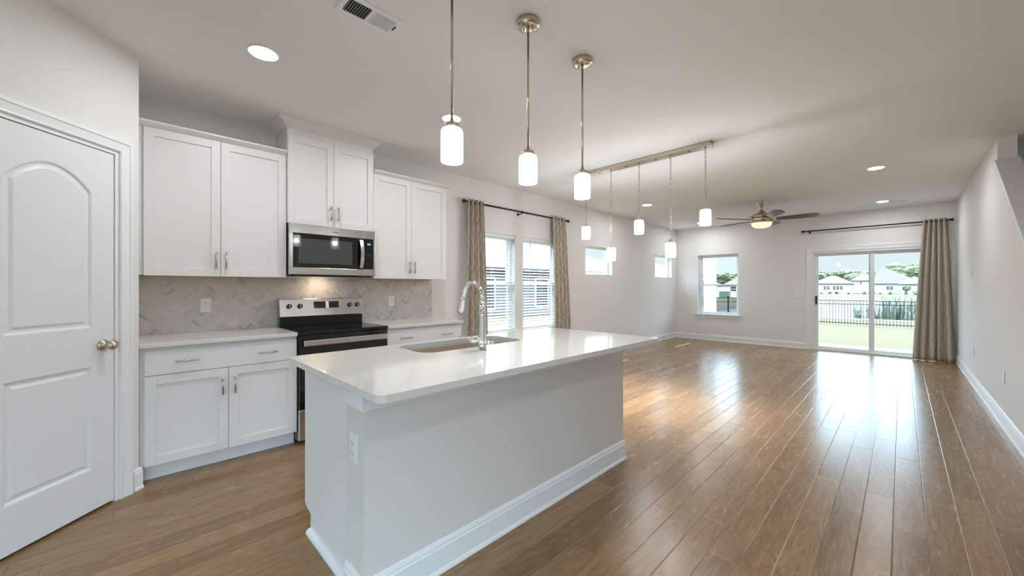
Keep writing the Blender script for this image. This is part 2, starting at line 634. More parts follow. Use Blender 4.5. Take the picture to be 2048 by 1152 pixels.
def wall_cells(mb, axis, a, b, u0, u1, z0, z1, holes):
    """wall slab between planes a and b (normal axis x or y), spanning u and z, with clean rectangular openings"""
    us = sorted({u0, u1, *[h[0] for h in holes], *[h[1] for h in holes]})
    zs = sorted({z0, z1, *[h[2] for h in holes], *[h[3] for h in holes]})
    us = [u for u in us if u0 - 1e-6 <= u <= u1 + 1e-6]
    zs = [z for z in zs if z0 - 1e-6 <= z <= z1 + 1e-6]
    def solid(i, j):
        if i < 0 or j < 0 or i >= len(us) - 1 or j >= len(zs) - 1: return False
        uc, zc = (us[i] + us[i + 1]) / 2, (zs[j] + zs[j + 1]) / 2
        return not any(h[0] < uc < h[1] and h[2] < zc < h[3] for h in holes)
    def pt(d, u, z):
        return (d, u, z) if axis == 'x' else (u, d, z)
    for i in range(len(us) - 1):
        for j in range(len(zs) - 1):
            if not solid(i, j): continue
            ua, ub, za, zb = us[i], us[i + 1], zs[j], zs[j + 1]
            for d in (a, b):
                mb.quad([pt(d, ua, za), pt(d, ub, za), pt(d, ub, zb), pt(d, ua, zb)])
            if not solid(i - 1, j): mb.quad([pt(a, ua, za), pt(b, ua, za), pt(b, ua, zb), pt(a, ua, zb)])
            if not solid(i + 1, j): mb.quad([pt(a, ub, za), pt(b, ub, za), pt(b, ub, zb), pt(a, ub, zb)])
            if not solid(i, j - 1): mb.quad([pt(a, ua, za), pt(b, ua, za), pt(b, ub, za), pt(a, ub, za)])
            if not solid(i, j + 1): mb.quad([pt(a, ua, zb), pt(b, ua, zb), pt(b, ub, zb), pt(a, ub, zb)])
    bmesh.ops.remove_doubles(mb.bm, verts=mb.bm.verts, dist=1e-5)

# ------------------------------------------------------------------ the shell
XL, XR, YF, CZ = -4.08, 0.658, 9.983, 2.743
COR = Vector((-3.42, 0.045, 0))                    # outside corner beside the pantry door
DV = Vector((-math.sin(TH), math.cos(TH), 0))      # along the pantry wall
NV = Vector((math.cos(TH), math.sin(TH), 0))       # out of the pantry wall, into the room
def PW(Z, w, z):
    """pantry wall point: Z along, w out of its face, z up"""
    p = COR + DV * (Z - 2.461) + NV * w
    return Vector((p.x, p.y, z))
PM = Matrix(((DV.x, NV.x, 0, COR.x - DV.x * 2.461), (DV.y, NV.y, 0, COR.y - DV.y * 2.461), (0, 0, 1, 0), (0, 0, 0, 1)))

m = MB(); m.box(-4.3, 2.0, -3.4, YF + 0.06, -0.12, 0.0)
m.build('floor', M['floor'], kind='structure')
m = MB(); m.box(-4.3, 2.0, -3.4, YF + 0.2, CZ, CZ + 0.12)
m.build('ceiling', M['ceil'], kind='structure')

W1 = (3.235, 4.11, 0.62, 2.05)      # twin window, blind units
W2 = (4.28, 5.155, 0.62, 2.05)
W3 = (5.935, 6.86, 1.52, 2.06)      # small high windows
W4 = (8.765, 9.69, 1.52, 2.06)
W5 = (-3.55, -2.655, 0.61, 2.06)    # far wall window (x range)
D2 = (-1.30, 0.53, 0.0, 2.0)        # sliding door (x range)
m = MB(); wall_cells(m, 'x', XL, XL - 0.15, 0.045, YF + 0.15, 0, CZ, [W1, W2, W3, W4])
m.build('wall_left', M['wall'], kind='structure')
m = MB(); wall_cells(m, 'y', YF, YF + 0.15, XL - 0.15, 2.0, 0, CZ, [W5, D2])
m.build('wall_far', M['wall'], kind='structure')
# wall on the right: full height, then a low wall stepping down beside the stairs
m = MB()
sl = lambda y: 2.52 - 0.695 * (6.05 - y)
m.prism([(YF, 0), (YF, CZ), (6.05, CZ), (6.05, 2.50), (2.9, sl(2.9) - 0.02), (2.9, 0)], 'x', XR, XR + 0.12)
m.build('wall_right', M['wall'], kind='structure')
m = MB()
m.prism([(6.05, 2.50), (6.05, 2.535), (2.88, sl(2.88) + 0.015), (2.88, sl(2.88) - 0.02)], 'x', XR - 0.02, XR + 0.14)
m.build('trim_1', M['trim'], kind='structure', bevel=0.004)
W_FILL_SIDE = (-2.6, 0.2, 0.5, 2.3)  # opening added beside the camera for fill daylight, out of view
m = MB(); wall_cells(m, 'x', 1.75, 1.87, -3.3, YF, 0, CZ, [W_FILL_SIDE])
m.build('wall_stairs', M['wall'], kind='structure')
m = MB(); m.box(XR + 0.12, 1.75, 6.35, 6.45, 0, CZ)
m.build('wall_landing', M['wall'], kind='structure')
m = MB()
for k in range(12):
    y0 = 2.95 + k * 0.26
    m.box(XR + 0.122, 1.748, y0, 6.34, k * 0.185 if k else 0.0, (k + 1) * 0.185)
m.build('stairs', M['trim'], kind='structure')
# return wall beside the cabinets, angled pantry wall, and the walls behind the camera
PD = (1.664, 2.335, 2.097)           # pantry door opening: Z0, Z1, top
m = MB(); m.box(XL - 0.15, COR.x, -0.09, 0.045, 0, CZ)
m.build('wall_return', M['wall'], kind='structure')
m = MB(); wall_cells(m, 'y', 0.0, -0.12, 1.45, 2.461, 0, CZ, [(PD[0], PD[1], 0, PD[2])])
m.build('wall_pantry', M['wall'], kind='structure', mtx=PM)
e = PW(1.45, 0, 0)
m = MB(); m.box(e.x - 0.12, e.x, -3.3, e.y, 0, CZ)
m.build('wall_pantry_side', M['wall'], kind='structure')
W_FILL_REAR = (-1.4, 0.4, 0.7, 2.2)  # unseen opening added so sky light enters from behind the camera
m = MB(); wall_cells(m, 'y', -3.3, -3.42, e.x - 0.12, 1.87, 0, CZ, [W_FILL_REAR])
m.build('wall_rear', M['wall'], kind='structure')
m = MB(); m.box(-4.2, e.x - 0.12, -1.6, -1.5, 0, CZ); m.box(-4.2, -4.1, -1.5, -0.09, 0, CZ)
m.build('wall_pantry_back', M['wall'], kind='structure')

# baseboards
BASE = [(0, 0), (0.020, 0), (0.020, 0.010), (0.017, 0.018), (0.014, 0.022), (0.014, 0.105), (0.010, 0.112), (0.010, 0.120), (0.006, 0.132), (0, 0.135)]
def baseboard(name, segs):
    mb = MB()
    for p0, p1, n in segs: mb.run(p0, p1, n, BASE)
    mb.build(name, M['trim'], kind='structure')
baseboard('baseboard_left', [((XL, 2.66, 0), (XL, YF, 0), (1, 0, 0))])
baseboard('baseboard_far', [((XL, YF, 0), (-1.395, YF, 0), (0, -1, 0)), ((0.62, YF, 0), (XR, YF, 0), (0, -1, 0))])
baseboard('baseboard_right', [((XR, 2.9, 0), (XR, YF, 0), (-1, 0, 0))])
baseboard('baseboard_pantry', [(PW(2.418, 0, 0), PW(2.475, 0, 0), NV), (PW(1.45, 0, 0), PW(1.59, 0, 0), NV)])

# ------------------------------------------------------------------ pantry door
d1 = struct('door_1')
def prism_pm(mb, poly, w0, w1):
    """polygon in (Z, z) on the pantry wall, between two depths"""
    mb.extrude_poly([PW(p[0], w0, p[1]) for p in poly], [PW(p[0], w1, p[1]) for p in poly])
Z0, Z1, zb, zt = 1.690, 2.312, 0.014, 2.072
WF = -0.006                                          # front face of the slab
pz0, pz1 = Z0 + 0.118, Z1 - 0.118
def arch(n=14):
    zc, hw = (pz0 + pz1) / 2, (pz1 - pz0) / 2
    return [(pz1 - (pz1 - pz0) * k / n, 1.815 + 0.115 * (1 - ((pz1 - (pz1 - pz0) * k / n - zc) / hw) ** 2)) for k in range(n + 1)]
m = MB()
def face_pm(poly, w):
    m.bm.faces.new([m.bm.verts.new(PW(p[0], w, p[1])) for p in poly])
face_pm([(Z0, zb), (pz0, zb), (pz0, zt), (Z0, zt)], WF)
face_pm([(pz1, zb), (Z1, zb), (Z1, zt), (pz1, zt)], WF)
face_pm([(pz0, zb), (pz1, zb), (pz1, 0.246), (pz0, 0.246)], WF)
face_pm([(pz0, 0.832), (pz1, 0.832), (pz1, 1.050), (pz0, 1.050)], WF)
ar = arch()
face_pm([(pz1, zt)] + [(pz0, zt)] + ar[::-1], WF)
def inset(poly, d):
    n = len(poly)
    out = []
    for i in range(n):
        p0, p1, p2 = Vector(poly[i - 1]), Vector(poly[i]), Vector(poly[(i + 1) % n])
        e1, e2 = (p1 - p0).normalized(), (p2 - p1).normalized()
        n1, n2 = Vector((-e1.y, e1.x)), Vector((-e2.y, e2.x))
        b = (n1 + n2)
        b = b / max(0.2, b.length_squared / 2)
        out.append(tuple(p1 + b * d))
    return out
def panel(poly):
    loops = []
    for d, w in ((0, 0), (0.006, -0.002), (0.014, -0.009), (0.026, -0.009), (0.040, -0.003)):
        loops.append([m.bm.verts.new(PW(p[0], WF + w, p[1])) for p in (inset(poly, d) if d else poly)])
    for a, b in zip(loops, loops[1:]):
        for i in range(len(a)):
            j = (i + 1) % len(a)
            m.bm.faces.new((a[i], a[j], b[j], b[i]))
    m.bm.faces.new(loops[-1])
panel([(pz0, 0.246), (pz1, 0.246), (pz1, 0.832), (pz0, 0.832)])
panel([(pz0, 1.050), (pz1, 1.050)] + ar)
bmesh.ops.remove_doubles(m.bm, verts=m.bm.verts, dist=1e-5)
prism_pm(m, [(Z0, zb), (Z1, zb), (Z1, zt), (Z0, zt)], WF - 0.010, WF - 0.038)
for a, b in (((Z0, zb), (Z1, zb)), ((Z1, zb), (Z1, zt)), ((Z1, zt), (Z0, zt)), ((Z0, zt), (Z0, zb))):
    m.bm.faces.new([m.bm.verts.new(PW(p[0], w, p[1])) for p, w in ((a, WF), (b, WF), (b, WF - 0.011), (a, WF - 0.011))])
slab = m.build('door_slab', M['door'], d1)
kz, kh = 2.272 - 0.0, 0.944
m = MB()
m.lathe([(0.0, 0.0), (0.033, 0.0), (0.033, 0.004), (0.028, 0.010), (0.016, 0.014), (0.011, 0.018), (0.011, 0.030), (0.018, 0.036), (0.0265, 0.046), (0.0285, 0.056), (0.025, 0.066), (0.014, 0.072), (0.0, 0.073)], PW(2.252, WF, kh), NV, 32)
m.build('door_knob', M['nickel'], slab)
m = MB()
prism_pm(m, [(Z1 - 0.0005, kh - 0.03), (Z1 + 0.0075, kh - 0.03), (Z1 + 0.0075, kh + 0.03), (Z1 - 0.0005, kh + 0.03)], WF - 0.03, WF + 0.004)
m.build('latch_plate', M['nickel'], slab)
# jamb and casing
m = MB()
for poly in ([(Z1 + 0.003, 0), (PD[1], 0), (PD[1], PD[2]), (Z1 + 0.003, PD[2])], [(PD[0], 0), (Z0 - 0.003, 0), (Z0 - 0.003, PD[2]), (PD[0], PD[2])], [(Z0 - 0.003, zt + 0.004), (Z1 + 0.003, zt + 0.004), (Z1 + 0.003, PD[2]), (Z0 - 0.003, PD[2])]):
    prism_pm(m, poly, 0.0, -0.12)
for poly in ([(Z1 - 0.01, 0), (Z1 + 0.003, 0), (Z1 + 0.003, zt + 0.004), (Z1 - 0.01, zt + 0.004)], [(Z0 - 0.003, zt - 0.01), (Z1 - 0.01, zt - 0.01), (Z1 - 0.01, zt + 0.004), (Z0 - 0.003, zt + 0.004)]):
    prism_pm(m, poly, WF - 0.0395, WF - 0.055)
m.build('door_jamb', M['trim'], d1)
CAS = [(0.0, 0.0), (0.0, 0.010), (0.006, 0.014), (0.016, 0.012), (0.030, 0.013), (0.060, 0.016), (0.066, 0.021), (0.085, 0.021), (0.090, 0.016), (0.090, 0.0)]
def casing(mb, pts_fn, z_top, u0, u1, rv=0.005, k_w=1.0):
    """U-shaped mitred casing around an opening from u0 to u1 up to z_top; pts_fn(u, out, z)"""
    for a, b in zip(CAS, CAS[1:]):
        (d0, t0), (d1_, t1) = a, b
        d0, d1_ = d0 * k_w, d1_ * k_w
        loop0 = [(u0 - rv - d0, 0), (u0 - rv - d0, z_top + rv + d0), (u1 + rv + d0, z_top + rv + d0), (u1 + rv + d0, 0)]
        loop1 = [(u0 - rv - d1_, 0), (u0 - rv - d1_, z_top + rv + d1_), (u1 + rv + d1_, z_top + rv + d1_), (u1 + rv + d1_, 0)]
        for k in range(3):
            mb.quad([pts_fn(loop0[k][0], t0, loop0[k][1]), pts_fn(loop0[k + 1][0], t0, loop0[k + 1][1]),
                     pts_fn(loop1[k + 1][0], t1, loop1[k + 1][1]), pts_fn(loop1[k][0], t1, loop1[k][1])])
    bmesh.ops.remove_doubles(mb.bm, verts=mb.bm.verts, dist=1e-5)
m = MB()
casing(m, lambda u, w, z: PW(u, w, z), PD[2], PD[0], PD[1], 0.001, 0.82)
m.build('door_casing', M['trim'], d1)

# ------------------------------------------------------------------ windows
def frame_ring(mb, axis, d0, d1_, u0, u1, z0, z1, t):
    for (a, b, c, d) in ((u0, u0 + t, z0, z1), (u1 - t, u1, z0, z1), (u0 + t, u1 - t, z0, z0 + t), (u0 + t, u1 - t, z1 - t, z1)):
        if axis == 'x': mb.box(d0, d1_, a, b, c, d)
        else: mb.box(a, b, d0, d1_, c, d)
def pane(mb, axis, d, u0, u1, z0, z1):
    if axis == 'x': mb.quad([(d, u0, z0), (d, u1, z0), (d, u1, z1), (d, u0, z1)])
    else: mb.quad([(u0, d, z0), (u1, d, z0), (u1, d, z1), (u0, d, z1)])

def double_hung(name, axis, face, sgn, hole, mid=None):
    """sgn: direction from the room to outdoors along the axis"""
    u0, u1, z0, z1 = hole
    w = struct(name)
    mb = MB(); frame_ring(mb, axis, face + sgn * 0.085, face + sgn * 0.15, u0, u1, z0, z1, 0.035)
    mb.build('window_frame', M['vinyl'], w, bevel=0.003)
    zm = (z0 + z1) / 2 if mid is None else mid
    mb = MB(); frame_ring(mb, axis, face + sgn * 0.095, face + sgn * 0.12, u0 + 0.035, u1 - 0.035, z0 + 0.035, zm + 0.02, 0.032)
    s = mb.build('lower_sash', M['vinyl'], w, bevel=0.003)
    mb = MB(); pane(mb, axis, face + sgn * 0.1075, u0 + 0.06, u1 - 0.06, z0 + 0.06, zm)
    mb.build('pane', M['glass'], s)
    mb = MB(); frame_ring(mb, axis, face + sgn * 0.122, face + sgn * 0.145, u0 + 0.035, u1 - 0.035, zm - 0.02, z1 - 0.03, 0.032)
    s = mb.build('upper_sash', M['vinyl'], w, bevel=0.003)
    mb = MB(); pane(mb, axis, face + sgn * 0.1335, u0 + 0.06, u1 - 0.06, zm, z1 - 0.06)
    mb.build('pane', M['glass'], s)
    return w
def stool(w, axis, face, sgn, u0, u1, z0):
    mb = MB()
    a, b = face - sgn * 0.05, face + sgn * 0.09
    if axis == 'x': mb.box(a, face, u0 - 0.065, u1 + 0.065, z0 - 0.004, z0 + 0.022); mb.box(face, b, u0, u1, z0 - 0.0, z0 + 0.022)
    else: mb.box(u0 - 0.065, u1 + 0.065, a, face, z0 - 0.004, z0 + 0.022); mb.box(u0, u1, face, b, z0, z0 + 0.022)
    mb.build('window_stool', M['trim'], w, bevel=0.005)
    mb = MB()
    if axis == 'x': mb.box(face, face - sgn * 0.016, u0 - 0.045, u1 + 0.045, z0 - 0.07, z0 - 0.004)
    else: mb.box(u0 - 0.045, u1 + 0.045, face, face - sgn * 0.016, z0 - 0.07, z0 - 0.004)
    mb.build('window_apron', M['trim'], w, bevel=0.004)
w1 = double_hung('window_1', 'x', XL, -1, W1)
w2 = double_hung('window_2', 'x', XL, -1, W2)
stool(w1, 'x', XL, -1, W1[0], W1[1], W1[2] - 0.0)
stool(w2, 'x', XL, -1, W2[0], W2[1], W2[2] - 0.0)
w = struct('fill_window_rear')  # added window, never in view, letting sky light fill the room
mb = MB(); frame_ring(mb, 'y', -3.36, -3.42, W_FILL_REAR[0], W_FILL_REAR[1], W_FILL_REAR[2], W_FILL_REAR[3], 0.05)
mb.box(-0.53, -0.47, -3.42, -3.36, W_FILL_REAR[2] + 0.05, W_FILL_REAR[3] - 0.05)
mb.build('window_frame', M['vinyl'], w, bevel=0.003)
for a, b in ((W_FILL_REAR[0] + 0.045, -0.525), (-0.475, W_FILL_REAR[1] - 0.045)):
    mb = MB(); pane(mb, 'y', -3.39, a, b, W_FILL_REAR[2] + 0.045, W_FILL_REAR[3] - 0.045)
    mb.build('pane', M['glass'], w)
w = struct('fill_window_side')  # added window, out of view, brightening the island front and lower cabinets
mb = MB(); frame_ring(mb, 'x', 1.81, 1.87, W_FILL_SIDE[0], W_FILL_SIDE[1], W_FILL_SIDE[2], W_FILL_SIDE[3], 0.05)
mb.box(1.81, 1.87, -1.23, -1.17, W_FILL_SIDE[2] + 0.05, W_FILL_SIDE[3] - 0.05)
mb.build('window_frame', M['vinyl'], w, bevel=0.003)
for a, b in ((W_FILL_SIDE[0] + 0.045, -1.225), (-1.175, W_FILL_SIDE[1] - 0.045)):
    mb = MB(); pane(mb, 'x', 1.84, a, b, W_FILL_SIDE[2] + 0.045, W_FILL_SIDE[3] - 0.045)
    mb.build('pane', M['glass'], w)
w5 = double_hung('window_5', 'y', YF, 1, W5, 1.335)
stool(w5, 'y', YF, 1, W5[0], W5[1], W5[2])
for nm, h in (('window_3', W3), ('window_4', W4)):
    w = struct(nm)
    mb = MB(); frame_ring(mb, 'x', XL - 0.085, XL - 0.15, h[0], h[1], h[2], h[3], 0.045)
    mb.build('window_frame', M['vinyl'], w, bevel=0.003)
    mb = MB(); pane(mb, 'x', XL - 0.115, h[0] + 0.04, h[1] - 0.04, h[2] + 0.04, h[3] - 0.04)
    mb.build('pane', M['glass'], w)

# sliding door
d2 = struct('door_2')
u0, u1, z0, z1 = D2
mb = MB()
mb.box(u0, u0 + 0.03, YF + 0.0, YF + 0.15, 0, z1); mb.box(u1 - 0.03, u1, YF, YF + 0.15, 0, z1)
mb.box(u0 + 0.03, u1 - 0.03, YF, YF + 0.15, z1 - 0.035, z1); mb.box(u0 + 0.03, u1 - 0.03, YF + 0.0, YF + 0.15, 0.0, 0.035)
mb.build('door_frame', M['vinyl'], d2, bevel=0.003)
um = -0.41
for nm, a, b, dy in (('fixed_panel', um - 0.04, u1 - 0.03, 0.10), ('sliding_panel', u0 + 0.03, um + 0.04, 0.055)):
    mb = MB()
    for (x0, x1, y0, y1) in ((a, a + 0.062, 0.035, z1 - 0.035), (b - 0.062, b, 0.035, z1 - 0.035), (a + 0.062, b - 0.062, 0.035, 0.078), (a + 0.062, b - 0.062, z1 - 0.09, z1 - 0.035)):
        mb.box(x0, x1, YF + dy, YF + dy + 0.035, y0, y1)
    s = mb.build(nm, M['vinyl'], d2, bevel=0.003)
    mb = MB(); pane(mb, 'y', YF + dy + 0.017, a + 0.055, b - 0.055, 0.072, z1 - 0.085)
    mb.build('pane', M['glass'], s)
    if nm == 'sliding_panel':
        mb = MB()
        mb.box(a + 0.018, a + 0.044, YF + dy - 0.028, YF + dy, 0.93, 1.10)
        mb.build('pull_handle', M['iron'], s, bevel=0.006)
mb = MB()
casing(mb, lambda u, w, z: Vector((u, YF - w, z)), z1, u0, u1, 0.003)
mb.build('door_casing', M['trim'], d2)

# ------------------------------------------------------------------ cabinets
def shaker(mb, xf, y0, y1, z0, z1, rail=0.058, t=0.02, s=1):
    """shaker front whose face is at x = xf, facing +x (s=1) or -x (s=-1)"""
    b = xf - s * t
    mb.box(xf, b, y0, y0 + rail, z0, z1); mb.box(xf, b, y1 - rail, y1, z0, z1)
    mb.box(xf, b, y0 + rail, y1 - rail, z0, z0 + rail); mb.box(xf, b, y0 + rail, y1 - rail, z1 - rail, z1)
    mb.box(xf - s * 0.010, b, y0 + rail, y1 - rail, z0 + rail, z1 - rail)
    return mb
def bar_pull(parent, c, axis, length, s=1):
    """bar handle standing on the face at c"""
    mb = MB()
    c = Vector(c)
    a = Vector((0, 0, 1)) if axis == 'z' else Vector((0, 1, 0))
    n = Vector((s, 0, 0))
    mb.cyl(c + n * 0.030 - a * length / 2, c + n * 0.030 + a * length / 2, 0.0055, 12)
    for k in (-1, 1):
        mb.cyl(c + a * k * (length / 2 - 0.017), c + a * k * (length / 2 - 0.017) + n * 0.030, 0.0045, 10)
    return mb.build('handle', M['nickel'], parent)

def crown(mb, y0, y1, zb_, zt_, xf, out, xb, left=True, right=True):
    """angled crown on three sides of a wall cabinet"""
    pr = [(0.0, zb_), (0.006, zb_), (out, zt_ - 0.012), (out, zt_), (0.0, zt_)]
    mb.extrude_poly([(xf + d, y0 - (d if left else 0), z) for d, z in pr], [(xf + d, y1 + (d if right else 0), z) for d, z in pr])
    if left: mb.extrude_poly([(xb, y0 - d, z) for d, z in pr], [(xf + d, y0 - d, z) for d, z in pr])
    if right: mb.extrude_poly([(xb, y1 + d, z) for d, z in pr], [(xf + d, y1 + d, z) for d, z in pr])

def upper_cabinet(label, y0, y1, zb_, zt_, xf, body_top, handle_z, doors, crown_args, fill=None):
    t = thing('wall_cabinet', label, 'cabinet', (XL, (y0 + y1) / 2, zb_))
    mb = MB(); mb.box(XL + 0.0015, xf - 0.021, y0, y1, zb_ + 0.006, body_top)
    if fill: mb.box(XL + 0.0015, xf - 0.021, fill, y0, zb_ + 0.006, body_top)
    mb.build('carcass', M['cab'], t, bevel=0.001)
    mb = MB(); mb.box(XL + 0.0015, xf - 0.03, y0 + 0.002, y1 - 0.002, zb_ + 0.001, zb_ + 0.006)
    mb.build('bottom_panel', M['ply'], t, label='bare tan plywood underside')
    for k, (a, b) in enumerate(doors):
        mb = MB(); shaker(mb, xf, a, b, zb_, zt_)
        d = mb.build('door', M['cab'], t, bevel=0.0015)
        hy = (b - 0.030) if k == 0 else (a + 0.030)
        bar_pull(d, (xf, hy, handle_z), 'z', 0.128)
    mb = MB(); crown(mb, *crown_args)
    mb.build('crown_moulding', M['cab'], t)
    return t
UX = XL + 0.335
upper_cabinet('white two-door wall cabinet nearest the pantry door, left of the microwave', 0.072, 0.968, 1.365, 2.415, UX, 2.43, 1.487,
              [(0.073, 0.509), (0.512, 0.966)], (0.047, 0.969, 2.415, 2.455, UX - 0.021, 0.055, XL + 0.0015, False, False), fill=0.047)
upper_cabinet('taller white two-door wall cabinet directly above the microwave, reaching the ceiling', 0.972, 1.742, 1.838, 2.605, UX + 0.022, 2.70, 1.957,
              [(0.975, 1.355), (1.358, 1.738)], (0.972, 1.742, 2.668, 2.7425, UX + 0.001, 0.075, XL + 0.0015, True, True))
upper_cabinet('white two-door wall cabinet right of the microwave, nearest the window curtain', 1.748, 2.632, 1.370, 2.425, UX, 2.44, 1.492,
              [(1.750, 2.176), (2.179, 2.630)], (1.746, 2.632, 2.422, 2.462, UX - 0.021, 0.055, XL + 0.0015, False, True))

BX = XL + 0.63                                        # door fronts of the base cabinets
def base_cabinet(label, y0, y1, doors, pulls, fill=None):
    t = thing('base_cabinet', label, 'cabinet', (XL + 0.3, (y0 + y1) / 2, 0))
    mb = MB(); mb.box(XL + 0.0015, BX - 0.021, fill if fill else y0, y1, 0.105, 0.883)
    mb.build('carcass', M['cab'], t, bevel=0.001)
    mb = MB(); mb.box(BX - 0.10, BX - 0.085, fill if fill else y0, y1, 0.0, 0.105); mb.box(XL + 0.01, BX - 0.1, y1 - 0.016, y1, 0, 0.105)
    mb.build('toe_kick', M['trim'], t)
    mb = MB(); mb.box(BX - 0.02, BX, y0 + 0.002, y1 - 0.002, 0.702, 0.862)
    d = mb.build('drawer', M['cab'], t, bevel=0.0015)
    for py in pulls: bar_pull(d, (BX, py, 0.782), 'y', 0.128)
    for k, (a, b) in enumerate(doors):
        mb = MB(); shaker(mb, BX, a, b, 0.112, 0.698)
        d = mb.build('door', M['cab'], t, bevel=0.0015)
        bar_pull(d, (BX, (b - 0.035) if k % 2 == 0 else (a + 0.035), 0.575), 'z', 0.128)
    return t
base_cabinet('white base cabinet with one wide drawer over two doors, left of the range', 0.070, 0.968, [(0.071, 0.514), (0.517, 0.966)], (0.285, 0.76), fill=0.047)
base_cabinet('white base cabinet with a wide two-handled drawer, right of the range', 1.748, 2.630, [(1.750, 2.187), (2.190, 2.628)], (1.94, 2.425))

def counter(label, y0, y1, seg_r):
    mb = MB(); mb.box(XL + 0.0005, XL + 0.648, y0, y1, 0.884, 0.914)
    o = mb.build('countertop', M['quartz'], bevel=0.004)
    tag(o, label, 'countertop')
counter('short white quartz countertop left of the range, below the tiled wall', 0.046, 0.968, 0)
counter('short white quartz countertop right of the range, ending near the curtain', 1.747, 2.645, 0)

# herringbone splashback: each tile a face of the one sheet
def backsplash():
    ya, yb, za, zb_ = 0.0465, 2.647, 0.9145, 1.3645
    mb = MB()
    bm = mb.bm
    lay = bm.loops.layers.color.new('tile')
    Wt, gap = 0.0245, 0.0014
    c45 = math.sqrt(0.5)
    rnd = random.Random(3)
    cx, cz = (ya + yb) / 2 + 0.013, (za + zb_) / 2
    faces = []
    for k in range(-95, 96):
        for mm in range(-20, 21):
            for (x0, y0, w, h) in ((k + 6 * mm, k, 3, 1), (k + 6 * mm, k + 1, 1, 3)):
                xc, yc = (x0 + w / 2) * Wt, (y0 + h / 2) * Wt
                Yc, Zc = cx + (xc - yc) * c45, cz + (xc + yc) * c45
                if not (ya - 0.06 < Yc < yb + 0.06 and za - 0.06 < Zc < zb_ + 0.06): continue
                pts = []
                for (px, py) in ((x0 * Wt + gap / 2, y0 * Wt + gap / 2), ((x0 + w) * Wt - gap / 2, y0 * Wt + gap / 2),
                                 ((x0 + w) * Wt - gap / 2, (y0 + h) * Wt - gap / 2), (x0 * Wt + gap / 2, (y0 + h) * Wt - gap / 2)):
                    pts.append((XL + 0.010, cx + (px - py) * c45, cz + (px + py) * c45))
                f = bm.faces.new([bm.verts.new(p) for p in pts])
                v = rnd.random()
                base = 0.77 + 0.06 * rnd.random() if v > 0.16 else 0.67 + 0.10 * rnd.random()
                colr = (base * 1.0, base * 0.975, base * 0.955, 1)
                for lp in f.loops: lp[lay] = colr
                faces.append(f)
    for co, no in (((0, ya, 0), (0, -1, 0)), ((0, yb, 0), (0, 1, 0)), ((0, 0, za), (0, 0, -1)), ((0, 0, zb_), (0, 0, 1))):
        bmesh.ops.bisect_plane(bm, geom=bm.verts[:] + bm.edges[:] + bm.faces[:], plane_co=co, plane_no=no, clear_outer=True)
    nt_ = len(bm.faces)
    for f in bm.faces: f.material_index = 0
    before = set(bm.faces)
    mb.box(XL + 0.0005, XL + 0.0092, ya, yb, za, zb_)
    for f in bm.faces:
        if f not in before: f.material_index = 1
    o = mb.build('backsplash', [M['tile'], M['grout']])
    tag(o, 'pale grey herringbone tile backsplash between the counters and wall cabinets', 'backsplash')
backsplash()

# ------------------------------------------------------------------ wall plates
def outlet(label, c, n, group=None, w=0.072, h=0.118):
    """duplex outlet plate; n = direction out of the wall"""
    c, n = Vector(c), Vector(n).normalized()
    u = Vector((0, 0, 1)).cross(n)
    t = thing('power_outlet', label, 'outlet', c, group)
    mt = Matrix(((u.x, n.x, 0, c.x), (u.y, n.y, 0, c.y), (0, 0, 1, c.z), (0, 0, 0, 1)))
    mb = MB(); mb.box(-w / 2, w / 2, 0.0, 0.006, -h / 2, h / 2)
    mb.build('cover_plate', M['plastic'], t, bevel=0.003, mtx=mt)
    for s in (-1, 1):
        mb = MB(); mb.prism(rounded_rect(-0.017, 0.017, s * 0.020 - 0.014, s * 0.020 + 0.014, 0.008), 'y', 0.005, 0.0075)
        r = mb.build('receptacle', M['plastic'], t, mtx=mt)
        mb = MB()
        mb.box(-0.008, -0.006, 0.007, 0.008, s * 0.020 - 0.001, s * 0.020 + 0.008)
        mb.box(0.006, 0.008, 0.007, 0.008, s * 0.020 - 0.001, s * 0.020 + 0.008)
        mb.cyl((0, 0.007, s * 0.020 - 0.007), (0, 0.008, s * 0.020 - 0.007), 0.0025, 10)
        mb.build('slots', M['slot'], r, mtx=mt)
    return t
def switch(label, c, n, gangs=1):
    c, n = Vector(c), Vector(n).normalized()
    u = Vector((0, 0, 1)).cross(n)
    t = thing('light_switch', label, 'switch', c)
    mt = Matrix(((u.x, n.x, 0, c.x), (u.y, n.y, 0, c.y), (0, 0, 1, c.z), (0, 0, 0, 1)))
    w = 0.072 + 0.046 * (gangs - 1)
    mb = MB(); mb.box(-w / 2, w / 2, 0, 0.006, -0.059, 0.059)
    mb.build('cover_plate', M['plastic'], t, bevel=0.003, mtx=mt)
    for k in range(gangs):
        o = (k - (gangs - 1) / 2) * 0.046
        mb = MB(); mb.prism([(0.005, -0.033), (0.011, -0.033), (0.007, 0.033), (0.005, 0.033)], 'x', o - 0.0165, o + 0.0165)
        mb.build('rocker', M['plastic'], t, mtx=mt)
    return t
outlet('white outlet plate on the tile left of the range', (XL + 0.0102, 0.453, 1.132), (1, 0, 0))
outlet('white outlet plate on the tile right of the range', (XL + 0.0102, 2.108, 1.125), (1, 0, 0))
outlet('white outlet low on the window wall between the curtain and the far corner', (XL, 7.755, 0.408), (1, 0, 0))
outlet('white outlet low on the far wall, left of the sliding door', (-1.669, YF, 0.42), (0, -1, 0))
outlet('white outlet low on the right wall, nearest the camera', (XR, 5.70, 0.455), (-1, 0, 0))
outlet('white outlet low on the right wall, farther one toward the long curtain', (XR, 7.81, 0.44), (-1, 0, 0))
switch('white two-rocker switch plate just right of the twin-window curtain', (XL, 5.56, 1.125), (1, 0, 0), 2)
switch('white three-rocker switch plate on the far wall left of the sliding door', (-1.535, YF, 1.115), (0, -1, 0), 3)
